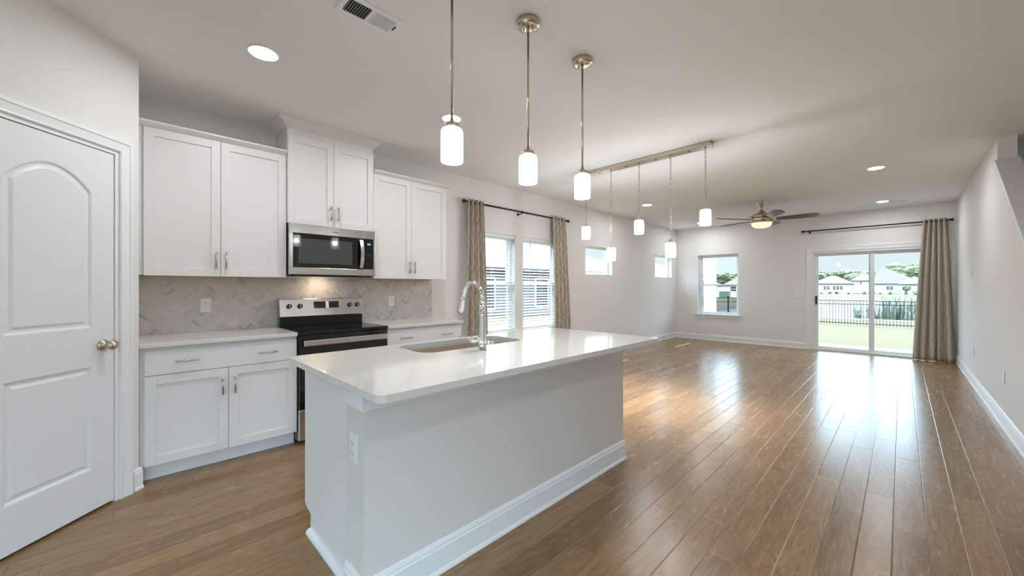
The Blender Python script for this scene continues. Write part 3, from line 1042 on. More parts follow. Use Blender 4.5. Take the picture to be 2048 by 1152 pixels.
switch('small white single switch plate at shoulder height on the right wall', (XR, 8.01, 1.477), (-1, 0, 0), 1)
t = thing('motion_sensor', 'small white sensor high in the corner beyond the far small window', 'sensor', (XL, 9.86, 2.08))
mb = MB(); mb.box(XL, XL + 0.035, 9.82, 9.90, 2.02, 2.14); mb.build('housing', M['plastic'], t, bevel=0.008)
mb = MB(); mb.box(XL + 0.033, XL + 0.042, 9.835, 9.885, 2.035, 2.08); mb.build('lens_window', M['vinyl'], t, bevel=0.004)

# ------------------------------------------------------------------ range
R0, R1 = 0.972, 1.743
t = thing('electric_range', 'stainless and black glass-top electric range between the two counters', 'stove', (XL + 0.33, (R0 + R1) / 2, 0))
RX = XL + 0.655
mb = MB(); mb.box(XL + 0.02, RX - 0.035, R0, R1, 0.03, 0.895)
for y in (R0 + 0.04, R1 - 0.04):
    for x in (XL + 0.08, RX - 0.10): mb.cyl((x, y, 0), (x, y, 0.03), 0.018, 10)
mb.build('body', M['black'], t, bevel=0.003)
mb = MB(); mb.box(XL + 0.03, RX, R0 - 0.0005, R1 + 0.0005, 0.895, 0.9165)
ck = mb.build('cooktop', M['blackglass'], t, bevel=0.004, label='black glass cooktop')
for (bx, by, br) in ((XL + 0.24, R0 + 0.20, 0.08), (XL + 0.24, R1 - 0.20, 0.10), (XL + 0.49, R0 + 0.20, 0.11), (XL + 0.49, R1 - 0.20, 0.08)):
    mb = MB(); mb.lathe([(br, 0), (br, 0.0006), (br - 0.003, 0.0006), (br - 0.003, 0)], (bx, by, 0.9164), 'z', 40, closed=True)
    mb.build('burner_ring', M['ringprint'], ck)
# backguard: black riser and a tilted stainless control panel
mb = MB(); mb.box(XL + 0.012, XL + 0.095, R0 + 0.004, R1 - 0.004, 0.9166, 1.006)
mb.build('backguard_riser', M['black'], t, bevel=0.003)
mb = MB(); mb.prism([(XL + 0.012, 1.0062), (XL + 0.118, 1.0062), (XL + 0.085, 1.172), (XL + 0.012, 1.172)], 'y', R0 - 0.0, R1)
cp = mb.build('control_panel', M['steel'], t, bevel=0.004)
tilt = Vector((1.172 - 1.0062, 0, 0.033)).normalized()   # panel normal
def on_panel(y, z, d=0.0):
    x = XL + 0.118 - (z - 1.0062) / (1.172 - 1.0062) * 0.033
    return Vector((x, y, z)) + tilt * d
for ky in (1.050, 1.142, 1.605, 1.682):
    mb = MB(); mb.lathe([(0.0, 0), (0.023, 0), (0.022, 0.014), (0.018, 0.018), (0.0, 0.018)], on_panel(ky, 1.102, 0.0002), tilt, 28)
    kn = mb.build('knob', M['black'], cp)
    mb = MB()
    a = on_panel(ky, 1.102, 0.0182)
    mb.box(a.x - 0.001, a.x + 0.006, ky - 0.003, ky + 0.004, 1.086, 1.120)
    mb.build('grip', M['steel'], kn)
for (a, b, mt, nm) in ((1.262, 1.372, 'led', 'clock_display'), (1.402, 1.497, 'led', 'key_panel')):
    mb = MB()
    mb.bm.faces.new([mb.bm.verts.new(on_panel(y, z, 0.001)) for y, z in ((a, 1.078), (b, 1.078), (b, 1.142), (a, 1.142))])
    s = mb.build(nm, M[mt], cp, solid=0.002)
    if nm == 'key_panel':
        for i in range(3):
            for j in range(2):
                mb = MB()
                c = on_panel(a + 0.02 + i * 0.028, 1.096 + j * 0.028, 0.0025)
                mb.box(c.x - 0.0004, c.x + 0.0004, c.y - 0.007, c.y + 0.007, c.z - 0.004, c.z + 0.004)
                mb.build('key', M['ringprint'], s)
mb = MB()
mb.bm.faces.new([mb.bm.verts.new(on_panel(y, z, 0.001)) for y, z in ((1.374, 1.078), (1.400, 1.078), (1.400, 1.142), (1.374, 1.142))])
mb.build('pale_panel_patch', M['plastic'], cp, solid=0.002)  # plain white plate between the two displays
mb = MB(); mb.box(RX - 0.035, RX - 0.002, R0 + 0.004, R1 - 0.004, 0.290, 0.885)
od = mb.build('oven_door', M['blackglass'], t, bevel=0.004, label='black glass oven door')
mb = MB()
mb.box(RX + 0.028, RX + 0.046, R0 + 0.030, R1 - 0.030, 0.800, 0.850)
for y in (R0 + 0.045, R1 - 0.045): mb.box(RX - 0.003, RX + 0.03, y - 0.010, y + 0.010, 0.812, 0.838)
mb.build('handle', M['steel'], od, bevel=0.006)
mb = MB(); mb.box(RX - 0.035, RX, R0 + 0.002, R1 - 0.002, 0.035, 0.284)
mb.build('storage_drawer', M['steel'], t, bevel=0.005, label='stainless drawer at the bottom')

# ------------------------------------------------------------------ microwave
A0, A1, B0, B1, MX = 0.974, 1.742, 1.392, 1.835, XL + 0.39
t = thing('microwave', 'stainless over-range microwave hung under the tall middle cabinet', 'microwave', (XL + 0.2, (A0 + A1) / 2, B0))
mb = MB(); mb.box(XL + 0.0105, MX - 0.045, A0, A1, B0, B1)
mb.build('body', M['black'], t, bevel=0.003)
mb = MB()
mb.box(XL + 0.13, XL + 0.19, 1.28, 1.36, B0 - 0.0015, B0 + 0.001)
mb.build('task_light', M['taskled'], t)
mb = MB(); mb.box(XL + 0.20, MX - 0.05, A0 + 0.02, A1 - 0.02, B0 - 0.014, B0)
mb.build('bottom_grille', M['black'], t, bevel=0.003)
dsp = 1.640
def ring(mb, y0, y1, z0, z1, iy0, iy1, iz0, iz1, xa, xb):
    for (a, b, c, d) in ((y0, y1, z0, iz0), (y0, y1, iz1, z1), (y0, iy0, iz0, iz1), (iy1, y1, iz0, iz1)):
        if b - a > 1e-5 and d - c > 1e-5: mb.box(xa, xb, a, b, c, d)
mb = MB(); ring(mb, A0, dsp - 0.001, B0, B1, A0 + 0.028, dsp - 0.001, B0 + 0.062, B1 - 0.082, MX - 0.044, MX)
md = mb.build('door', M['steel'], t, bevel=0.0025)
GT = Matrix.Translation((MX - 0.003, dsp - 0.0015, 0)) @ Matrix.Rotation(math.radians(-1.2), 4, 'Z') @ Matrix.Translation((-MX + 0.003, -dsp + 0.0015, 0))
mb = MB(); mb.box(MX - 0.028, MX - 0.003, A0 + 0.0292, dsp - 0.0018, B0 + 0.0625, B1 - 0.0825)
gl = mb.build('door_glass', M['blackglass'], md, mtx=GT)
mb = MB(); mb.box(MX - 0.006, MX - 0.0022, A0 + 0.075, dsp - 0.125, B0 + 0.100, B1 - 0.125)
mb.build('window_screen', M['screenglass'], gl, mtx=GT)
mb = MB()
hp = [(MX + 0.012 + 0.030 * math.sin(PI * k / 12), dsp - 0.045, B0 + 0.075 + (B1 - B0 - 0.175) * k / 12) for k in range(13)]
hw = 0.0165
for (p, q) in zip(hp, hp[1:]):
    mb.extrude_poly([(p[0] - 0.005, p[1] - hw, p[2]), (p[0] + 0.005, p[1] - hw, p[2]), (p[0] + 0.005, p[1] + hw, p[2]), (p[0] - 0.005, p[1] + hw, p[2])],
                    [(q[0] - 0.005, q[1] - hw, q[2]), (q[0] + 0.005, q[1] - hw, q[2]), (q[0] + 0.005, q[1] + hw, q[2]), (q[0] - 0.005, q[1] + hw, q[2])])
for k in (0, 12):
    p = hp[k]
    mb.box(MX - 0.004, p[0], p[1] - 0.010, p[1] + 0.010, p[2] - (0 if k == 0 else 0.02), p[2] + (0.02 if k == 0 else 0))
mb.build('handle', M['steel'], md)
mb = MB(); ring(mb, dsp + 0.001, A1, B0, B1, dsp + 0.001, A1 - 0.018, B0 + 0.062, B1 - 0.082, MX - 0.044, MX)
cpn = mb.build('control_panel', M['steel'], t, bevel=0.0025)
mb = MB(); mb.box(MX - 0.043, MX - 0.003, dsp + 0.0015, A1 - 0.0185, B0 + 0.0625, B1 - 0.0825)
kp = mb.build('keypad', M['blackglass'], cpn)
mb = MB(); mb.box(MX - 0.004, MX - 0.0024, dsp + 0.022, dsp + 0.055, B1 - 0.142, B1 - 0.126)
mb.build('display', M['lcd'], kp)
for i in range(3):
    for j in range(5):
        mb = MB(); mb.box(MX - 0.004, MX - 0.0026, dsp + 0.020 + i * 0.020, dsp + 0.026 + i * 0.020, B0 + 0.085 + j * 0.030, B0 + 0.090 + j * 0.030)
        mb.build('key', M['slot'], kp)
mb = MB(); mb.box(MX, MX + 0.0008, 1.335, 1.385, B1 - 0.052, B1 - 0.046)
mb.build('badge', M['slot'], md)

# ------------------------------------------------------------------ island
IX0, IX1, IY0, IY1 = -2.283, -1.238, 0.596, 2.735
KX0, KX1, KY0, KY1 = -1.640, -1.473, 0.650, 2.632       # knee wall
t = thing('kitchen_island', 'white kitchen island with plain panelled back and tall baseboard', 'island', ((KX0 + KX1) / 2, 1.64, 0))
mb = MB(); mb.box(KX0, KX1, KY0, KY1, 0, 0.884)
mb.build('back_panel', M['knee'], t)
mb = MB()
mb.prism([(KX0 - 0.0005, 0.0), (KX0 - 0.0005, 0.8835), (-2.250, 0.8835), (-2.250, 0.112), (-2.175, 0.098), (-2.175, 0.0)], 'y', 0.674, 0.692)
mb.build('end_panel', M['cab'], t, bevel=0.001)
mb = MB()
mb.prism([(KX0 - 0.0005, 0.0), (KX0 - 0.0005, 0.8835), (-2.250, 0.8835), (-2.250, 0.112), (-2.175, 0.098), (-2.175, 0.0)], 'y', KY1 - 0.035, KY1 - 0.017)
mb.build('end_panel', M['cab'], t, bevel=0.001)
mb = MB()
mb.box(-2.250, -2.232, 0.6925, KY1 - 0.0355, 0.112, 0.8835); mb.box(-2.175, -2.160, 0.6925, KY1 - 0.0355, 0, 0.112)
mb.box(-2.232, KX0 - 0.001, 0.6925, KY1 - 0.0355, 0.112, 0.128)
mb.build('carcass', M['cab'], t)
for k in range(4):
    a = 0.676 + k * 0.485
    mb = MB(); shaker(mb, -2.272, a, a + 0.482, 0.118, 0.868, s=-1)
    d = mb.build('door', M['cab'], t, bevel=0.0015)
    bar_pull(d, (-2.272, a + (0.447 if k % 2 == 0 else 0.035), 0.76), 'z', 0.128, s=-1)
mb = MB()
for (x0, x1, y0, y1) in ((KX0 - 0.006, KX1 + 0.012, KY0 - 0.012, KY0), (KX1, KX1 + 0.012, KY0, KY1 + 0.012), (KX0 - 0.006, KX1 + 0.012, KY1, KY1 + 0.012)):
    mb.box(x0, x1, y0, y1, 0.800, 0.8835)
mb.build('top_trim', M['trim'], t, bevel=0.002)
mb = MB()
IB = [(0, 0), (0.024, 0), (0.023, 0.008), (0.019, 0.016), (0.015, 0.020), (0.015, 0.108), (0.011, 0.114), (0.011, 0.124), (0.005, 0.138), (0, 0.140)]
def corner_run(pts, nrm):
    for (d0, h0), (d1_, h1) in zip(IB, IB[1:] + IB[:1]):
        la = [(KX0 - 0.0, KY0 - d0), (KX1 + d0, KY0 - d0), (KX1 + d0, KY1 + d0), (KX0, KY1 + d0)]
        lb = [(KX0 - 0.0, KY0 - d1_), (KX1 + d1_, KY0 - d1_), (KX1 + d1_, KY1 + d1_), (KX0, KY1 + d1_)]
        for k in range(3):
            mb.quad([(*la[k], h0), (*la[k + 1], h0), (*lb[k + 1], h1), (*lb[k], h1)])
    for y_s, yy in ((-1, KY0), (1, KY1)):
        mb.bm.faces.new([mb.bm.verts.new((KX0, yy + y_s * d, h)) for d, h in IB])
corner_run(None, None)
bmesh.ops.remove_doubles(mb.bm, verts=mb.bm.verts, dist=1e-5)
mb.build('baseboard', M['trim'], t)
mb = MB()
SH = [(0, 0), (0.022, 0), (0.021, 0.010), (0.015, 0.020), (0.006, 0.025), (0, 0.025)]
mb.run((-2.180, 0.674, 0), (KX0, 0.674, 0), (0, -1, 0), SH)
mb.build('shoe_moulding', M['trim'], t)
outlet('white outlet plate on the near end of the kitchen island', (-1.568, KY0, 0.630), (0, -1, 0))

# island countertop with a rounded sink cut-out
SX0, SX1, SY0, SY1 = -2.215, -1.850, 1.165, 1.965
def plate_with_hole(outer, inner, z0, z1, name, mat):
    mb = MB(); bm = mb.bm
    lo = [bm.verts.new((x, y, z1)) for x, y in outer]
    li = [bm.verts.new((x, y, z1)) for x, y in inner]
    ed = [bm.edges.new((l[i], l[(i + 1) % len(l)])) for l in (lo, li) for i in range(len(l))]
    bmesh.ops.triangle_fill(bm, edges=ed, use_beauty=True)
    top = list(bm.faces)
    r = bmesh.ops.extrude_face_region(bm, geom=top)
    bmesh.ops.translate(bm, vec=(0, 0, z0 - z1), verts=[v for v in r['geom'] if isinstance(v, bmesh.types.BMVert)])
    return mb.build(name, mat, bevel=0.0035)
o = plate_with_hole(rounded_rect(IX0, IX1, IY0, IY1, 0.035, 6), rounded_rect(SX0, SX1, SY0, SY1, 0.085, 8), 0.8842, 0.914, 'island_countertop', M['quartz'])
tag(o, 'long white quartz countertop lying on the kitchen island', 'countertop')
# undermount sink
t = thing('kitchen_sink', 'brushed steel sink sunk into the island countertop', 'sink', ((SX0 + SX1) / 2, (SY0 + SY1) / 2, 0.68))
mb = MB()
loops = []
for (ins, z, r) in ((-0.012, 0.8826, 0.09), (0.0, 0.8826, 0.085), (0.002, 0.875, 0.085), (0.006, 0.70, 0.080), (0.022, 0.684, 0.065), (0.15, 0.680, 0.02)):
    loops.append([mb.bm.verts.new((x, y, z)) for x, y in rounded_rect(SX0 + ins, SX1 - ins, SY0 + ins, SY1 - ins, r, 8)])
for a, b in zip(loops, loops[1:]):
    for i in range(len(a)):
        j = (i + 1) % len(a)
        f = mb.bm.faces.new((a[i], a[j], b[j], b[i])); f.smooth = True
mb.bm.faces.new(loops[-1])
mb.build('basin', M['sinksteel'], t, solid=0.0015)
mb = MB(); mb.lathe([(0, 0.003), (0.012, 0.003), (0.040, 0.001), (0.045, 0.004), (0.045, 0.0)], ((SX0 + SX1) / 2, (SY0 + SY1) / 2, 0.681), 'z', 28)
mb.build('drain', M['chrome'], t)
# faucet
FX, FY = -1.705, 1.447
t = thing('kitchen_faucet', 'tall chrome gooseneck faucet with pull-down head behind the sink', 'faucet', (FX, FY, 0.914))
mb = MB(); mb.lathe([(0, 0), (0.027, 0), (0.027, 0.006), (0.024, 0.009), (0.0235, 0.05), (0.024, 0.09), (0.020, 0.12), (0.0165, 0.20), (0.0145, 0.27), (0, 0.27)], (FX, FY, 0.914), 'z', 28)
mb.build('body', M['chrome'], t)
mb = MB()
pts = [(FX, FY, 0.914 + 0.26)]
R_ = 0.088
zc = 0.914 + 0.305
for k in range(19):
    a = PI * k / 18 * 0.93
    pts.append((FX - R_ + R_ * math.cos(a), FY, zc + R_ * math.sin(a)))
pe = Vector(pts[-1]); dirv = (Vector(pts[-1]) - Vector(pts[-2])).normalized()
pts.append(tuple(pe + dirv * 0.02))
mb.tube(pts, 0.0125, 18)
mb.build('spout', M['chrome'], t)
mb = MB(); mb.tube([pe + dirv * 0.018, pe + dirv * 0.03, pe + dirv * 0.10, pe + dirv * 0.118], [0.0135, 0.0145, 0.0195, 0.0185], 20)
hd = mb.build('spray_head', M['chrome'], t)
mb = MB(); mb.tube([pe + dirv * 0.1175, pe + dirv * 0.121], [0.0165, 0.0165], 20)
mb.build('spray_face', M['slot'], hd)
mb = MB(); mb.tube([(FX, FY - 0.01, 0.985), (FX, FY - 0.045, 0.985), (FX, FY - 0.047, 0.985), (FX, FY - 0.074, 0.985), (FX, FY - 0.082, 0.985)], [0.0165, 0.0165, 0.0185, 0.0185, 0.014], 22)
hn = mb.build('valve', M['chrome'], t)
mb = MB(); mb.tube([(FX - 0.004, FY - 0.066, 0.990), (FX - 0.03, FY - 0.085, 0.997), (FX - 0.075, FY - 0.112, 1.004)], [0.0045, 0.0042, 0.004], 10)
mb.build('lever', M['chrome'], hn)

# ------------------------------------------------------------------ lamps
def glass_shade(z_top, z_bot, r, rt):
    mb = MB()
    mb.lathe([(rt, z_top + 0.002), (r - 0.012, z_top), (r - 0.003, z_top - 0.006), (r, z_top - 0.016), (r + 0.0005, z_bot + 0.006), (r - 0.001, z_bot),
              (r - 0.005, z_bot + 0.001), (r - 0.005, z_top - 0.016), (r - 0.014, z_top - 0.006), (rt, z_top - 0.004)], (0, 0, 0), 'z', 36, closed=True)
    return mb
def bulb(name, loc, f=1.0):
    d = bpy.data.lights.new(name, 'POINT')
    d.energy = BULB_POWER * f
    d.shadow_soft_size = 0.028
    d.color = (0.91, 0.97, 1.0)
    o = bpy.data.objects.new(name, d)
    COL.objects.link(o)
    o.location = loc
    return o
def make_pendant(loc):
    t = thing('pendant_lamp', '', 'pendant lamp', loc, 'three pendant lamps over the island')
    x, y = loc[0], loc[1]
    mt = Matrix.Translation((x, y, 0))
    mb = MB(); mb.lathe([(0, 2.742), (0.064, 2.742), (0.065, 2.738), (0.065, 2.722), (0.061, 2.717), (0.052, 2.716), (0.050, 2.712), (0.048, 2.711), (0.008, 2.710), (0, 2.710)], (0, 0, 0), 'z', 40)
    cn = mb.build('canopy', M['nickel'], t, mtx=mt)
    for s in (-1, 1):
        mb = MB(); mb.cyl((s * 0.030, s * 0.004, 2.7125), (s * 0.030, s * 0.004, 2.704), 0.0035, 10)
        mb.build('screw', M['slot'], cn, mtx=mt)
    mb = MB(); mb.tube([(0, 0, 2.7105), (0, 0, 2.695), (0, 0, 2.688), (0, 0, 2.686)], [0.0065, 0.0095, 0.0085, 0.0062], 16); mb.cyl((0, 0, 2.687), (0, 0, 2.045), 0.0062, 16)
    mb.build('rod', M['nickel'], t, mtx=mt)
    mb = MB(); mb.lathe([(0, 2.052), (0.009, 2.052), (0.010, 2.040), (0.018, 2.036), (0.031, 2.030), (0.034, 2.022), (0.034, 2.0065), (0.0, 2.0065)], (0, 0, 0), 'z', 32)
    mb.build('socket_cap', M['nickel'], t, mtx=mt)
    mb = glass_shade(2.006, 1.853, 0.0505, 0.030)
    mb.build('lamp_shade', M['shade'], t, mtx=mt)
    return t
p0 = make_pendant((-1.45, 1.05, 0))
p0.location = (-1.45, 1.05, 0)
PL = ['rod pendant lamp with white glass shade, nearest the range and camera', 'rod pendant lamp with white glass shade, middle of the row over the island',
      'rod pendant lamp with white glass shade, over the far end of the island']
p0['label'] = PL[0]
dup(p0, (-1.45, 1.562, 0), PL[1])
dup(p0, (-1.45, 2.075, 0), PL[2])
for y in (1.05, 1.562, 2.075): bulb('pendant_bulb', (-1.45, y, 1.93), 0.16)

# chain chandelier on a long bar
HY = 4.165
t = thing('linear_chandelier', 'long nickel bar light with five chain-hung white glass shades', 'chandelier', (-2.13, HY, 2.743))
mb = MB(); mb.box(-2.93, -1.345, HY - 0.057, HY + 0.057, 2.700, 2.7428)
bar = mb.build('ceiling_bar', M['nickel'], t, bevel=0.003)
for k in range(4):
    mb = MB(); mb.lathe([(0, 0), (0.006, 0), (0.006, -0.006), (0, -0.010)], (-1.40 - 0.165 - k * 0.362, HY, 2.7005), 'z', 12)
    mb.build('screw', M['slot'], bar)
for cx, top in ((-1.408, 2.068), (-1.765, 1.761), (-2.129, 2.050), (-2.492, 1.759), (-2.854, 2.056)):
    zt_ = top + 0.045
    mb = MB()
    n = max(3, round((2.698 - zt_) / 0.0265))
    st = (2.698 - zt_) / n
    for k in range(n):
        zc = 2.698 - st * (k + 0.5)
        u = (1, 0, 0) if k % 2 == 0 else (0, 1, 0)
        mb.torus((cx, HY, zc), 0.0082, 0.0023, u, (0, 0, 1), (st / 2 + 0.0035) / 0.0082, 10, 5)
    mb.lathe([(0, 2.7005), (0.010, 2.7005), (0.009, 2.693), (0.0, 2.690)], (cx, HY, 0), 'z', 12)
    mb.build('chain', M['nickel'], t)
    mb = MB(); mb.lathe([(0, zt_), (0.008, zt_ - 0.002), (0.012, zt_ - 0.010), (0.020, zt_ - 0.016), (0.022, zt_ - 0.030), (0.033, zt_ - 0.036), (0.034, top - 0.001), (0, top - 0.001)], (cx, HY, 0), 'z', 24)
    mb.build('socket_cap', M['nickel'], t)
    mb = glass_shade(top, top - 0.158, 0.0515, 0.030)
    mb.build('lamp_shade', M['shade'], t, mtx=Matrix.Translation((cx, HY, 0)))
    bulb('chandelier_bulb', (cx, HY, top - 0.08))

# recessed ceiling lights, and two unseen ones added as fill
def make_downlight(x, y):
    t = thing('downlight', '', 'downlight', (x, y, CZ), 'recessed ceiling lights')
    mb = MB(); mb.lathe([(0.092, 0.0), (0.092, -0.004), (0.088, -0.006), (0.074, -0.005), (0.070, -0.001), (0.070, 0.0)], (x, y, CZ), 'z', 40, closed=True)
    mb.build('trim_ring', M['trim'], t)
    mb = MB(); mb.lathe([(0.0, -0.0015), (0.070, -0.0015), (0.0705, -0.0005)], (x, y, CZ), 'z', 40)
    mb.build('lens', M['lens'], t)
    return t
DL = [(-2.806, 0.597, 'round recessed ceiling light in front of the left wall cabinet'),
      (-2.749, 1.986, 'round recessed ceiling light just behind the nearest pendant shade'),
      (-0.226, 6.511, 'round recessed ceiling light near the right wall, nearer of the two there'),
      (-0.236, 9.139, 'round recessed ceiling light nearest the sliding door and its curtain'),
      (-3.197, 6.551, 'round recessed ceiling light between the chandelier chains, near the small window'),
      (-3.228, 9.266, 'round recessed ceiling light by the far left corner, behind the rightmost chain shade'),
      (-0.6, -1.9, 'unseen fill light added behind the camera to brighten the room'),  # added out of view as fill for the kitchen
      (0.7, 1.2, 'unseen fill light added over the entry passage to brighten the room')]  # second added lamp, unseen, lifting the island front and base cabinets
dl0 = None
for x, y, lb in DL:
    if dl0 is None:
        dl0 = make_downlight(x, y); dl0['label'] = lb
    else:
        dup(dl0, (x, y, CZ), lb)

# ceiling vents
def make_vent(label, x0, x1, y0, y1, along='y', dark=True):
    t = thing('ceiling_vent', label, 'vent', ((x0 + x1) / 2, (y0 + y1) / 2, CZ))
    mb = MB()
    fw = 0.028
    for (a, b, c, d) in ((x0, x1, y0, y0 + fw), (x0, x1, y1 - fw, y1), (x0, x0 + fw, y0 + fw, y1 - fw), (x1 - fw, x1, y0 + fw, y1 - fw)):
        mb.box(a, b, c, d, CZ - 0.007, CZ)
    ym, xm = (y0 + y1) / 2, (x0 + x1) / 2
    if along == 'y': mb.box(x0 + fw, x1 - fw, ym - 0.008, ym + 0.008, CZ - 0.006, CZ)
    else: mb.box(xm - 0.008, xm + 0.008, y0 + fw, y1 - fw, CZ - 0.006, CZ)
    mb.build('vent_frame', M['trim'], t, bevel=0.002)
    mb = MB(); mb.box(x0 + fw, x1 - fw, y0 + fw, y1 - fw, CZ - 0.0012, CZ - 0.0004)
    mb.build('duct_shade_sheet', M['ductshade'], t)  # dark sheet under a solid ceiling, coloured as the shade inside a duct
    for half in (0, 1):
        mb = MB()
        n = 9
        if along == 'y':
            a, b = (y0 + fw, ym - 0.008) if half == 0 else (ym + 0.008, y1 - fw)
            for k in range(n):
                c = a + (b - a) * (k + 0.5) / n
                s = -0.0038 if half == 1 else 0.0016
                mb.extrude_poly([(x0 + fw, c - s, CZ - 0.0065), (x0 + fw, c - s + 0.0012, CZ - 0.0065), (x0 + fw, c + s + 0.0012, CZ - 0.0014), (x0 + fw, c + s, CZ - 0.0014)],
                                [(x1 - fw, c - s, CZ - 0.0065), (x1 - fw, c - s + 0.0012, CZ - 0.0065), (x1 - fw, c + s + 0.0012, CZ - 0.0014), (x1 - fw, c + s, CZ - 0.0014)])
        else:
            a, b = (x0 + fw, xm - 0.008) if half == 0 else (xm + 0.008, x1 - fw)
            for k in range(n):
                c = a + (b - a) * (k + 0.5) / n
                mb.box(c - 0.003, c + 0.003, y0 + fw, y1 - fw, CZ - 0.006, CZ - 0.0014)
        mb.build('louvers', M['trim'], t)
    return t
v = make_vent('large white ceiling vent near the first downlight above the range', -2.095, -1.93, 0.765, 1.075)
mb = MB(); mb.box(-2.03, -1.99, 1.055, 1.060, CZ - 0.012, CZ - 0.006)
mb.build('damper_lever', M['slot'], v)
make_vent('small white ceiling vent beside the third pendant, above the window wall', -3.44, -3.19, 4.28, 4.44, 'x')
make_vent('slim ceiling vent beside the downlight near the sliding door', -0.18, 0.09, 9.22, 9.36, 'x')

# ------------------------------------------------------------------ ceiling fan
FXc, FYc = -1.70, 7.72
t = thing('ceiling_fan', 'five-blade nickel ceiling fan with dark wood blades and lit bowl', 'ceiling fan', (FXc, FYc, CZ))
mt = Matrix.Translation((FXc, FYc, 0))
mb = MB(); mb.lathe([(0, 2.7428), (0.088, 2.7428), (0.088, 2.735), (0.060, 2.70), (0.040, 2.665), (0.030, 2.655), (0, 2.655)], (0, 0, 0), 'z', 36)
mb.build('canopy', M['nickel'], t, mtx=mt)
mb = MB(); mb.cyl((0, 0, 2.656), (0, 0, 2.585), 0.014, 18)
mb.build('downrod', M['nickel'], t, mtx=mt)
mb = MB(); mb.lathe([(0, 2.600), (0.030, 2.600), (0.045, 2.575), (0.085, 2.545), (0.150, 2.520), (0.185, 2.500), (0.192, 2.480), (0.180, 2.465), (0.160, 2.460), (0.158, 2.415), (0.165, 2.405), (0.168, 2.385), (0.150, 2.380), (0, 2.380)], (0, 0, 0), 'z', 44)
mb.build('motor_housing', M['nickel'], t, mtx=mt)
mb = MB(); mb.lathe([(0.150, 2.381), (0.152, 2.370), (0.140, 2.335), (0.105, 2.308), (0.055, 2.297), (0, 2.294)], (0, 0, 0), 'z', 40)
mb.build('light_bowl', M['fanbowl'], t, mtx=mt)
for k in range(5):
    # angle measured in the ceiling plane
    ang = math.radians(12.4 + 72 * k)
    rot = mt @ Matrix.Rotation(ang, 4, 'Z') @ Matrix.Translation((0, 0, 2.435)) @ Matrix.Rotation(math.radians(-1.0), 4, 'Y') @ Matrix.Rotation(math.radians(-14), 4, 'X')
    mb = MB()
    out = []
    L0, L1 = 0.21, 0.80
    N_ = 14
    prof = []
    for i in range(N_ + 1):
        s = i / N_
        x = L0 + (L1 - L0) * s
        w = 0.056 + 0.026 * math.sin(min(1, s * 1.3) * PI / 2)
        if s > 0.86: w *= math.sqrt(max(0.0, 1 - ((s - 0.86) / 0.14) ** 2)) * 0.98 + 0.02
        prof.append((x, w))
    poly = [(x, w) for x, w in prof] + [(x, -w) for x, w in prof[::-1]]
    mb.prism(poly, 'z', -0.004, 0.004)
    bl = mb.build('blade', M['blade'], t, mtx=rot)
    mb = MB()
    mb.prism([(0.14, 0.022), (0.20, 0.018), (0.27, 0.040), (0.29, 0.030), (0.29, -0.030), (0.27, -0.040), (0.20, -0.018), (0.14, -0.022)], 'z', 0.0042, 0.010)
    mb.build('blade_bracket', M['nickel'], bl, mtx=rot)

# ------------------------------------------------------------------ blinds
def blind(label, hole):
    y0, y1, z0, z1 = hole
    y0 += 0.006; y1 -= 0.006
    t = thing('window_blind', label, 'blind', (XL - 0.045, (y0 + y1) / 2, z1))
    mb = MB(); mb.box(XL - 0.072, XL - 0.012, y0, y1, z1 - 0.055, z1 - 0.001)
    mb.build('headrail', M['slat'], t, bevel=0.003)
    mb = MB()
    a = math.radians(17)
    zz = z1 - 0.085
    hw = 0.025
    n = 0
    while zz > z0 + 0.075:
        dx, dz = hw * math.cos(a), hw * math.sin(a)
        xc = XL - 0.042
        nx, nz = -math.sin(a) * 0.0014, math.cos(a) * 0.0014
        p = [(xc - dx, zz + dz), (xc + dx, zz - dz), (xc + dx - nx, zz - dz + nz), (xc - dx - nx, zz + dz + nz)]
        mb.extrude_poly([(q[0], y0 + 0.003, q[1]) for q in p], [(q[0], y1 - 0.003, q[1]) for q in p])
        zz -= 0.0430
        n += 1
    mb.build('slats', M['slat'], t)
    mb = MB(); mb.box(XL - 0.067, XL - 0.017, y0 + 0.003, y1 - 0.003, z0 + 0.024, z0 + 0.044)
    mb.build('bottom_rail', M['slat'], t, bevel=0.003)
    for yy in (y0 + 0.13, (y0 + y1) / 2 + 0.02, y1 - 0.13):
        mb = MB(); mb.box(XL - 0.0675, XL - 0.0665, yy - 0.002, yy + 0.002, z0 + 0.04, z1 - 0.05)
        mb.box(XL - 0.0175, XL - 0.0165, yy - 0.002, yy + 0.002, z0 + 0.04, z1 - 0.05)
        mb.build('ladder_cord', M['slat'], t)
    return t, y0, y1
b1, a0, a1 = blind('white slatted blind in the left half of the twin window', W1)
b2, c0, c1 = blind('white slatted blind in the right half of the twin window', W2)
mb = MB(); mb.cyl((XL - 0.008, c0 + 0.17, 2.0), (XL - 0.008, c0 + 0.17, 1.30), 0.004, 8)
mb.box(XL - 0.014, XL - 0.004, c0 + 0.166, c0 + 0.174, 1.995, 2.01)
mb.build('tilt_wand', M['print'], b2)
mb = MB(); mb.cyl((XL - 0.009, a0 + 0.60, 2.0), (XL - 0.009, a0 + 0.60, 1.62), 0.0018, 6)
mb.box(XL - 0.014, XL - 0.004, a0 + 0.597, a0 + 0.603, 1.995, 2.01)
mb.build('lift_cord', M['print'], b1)

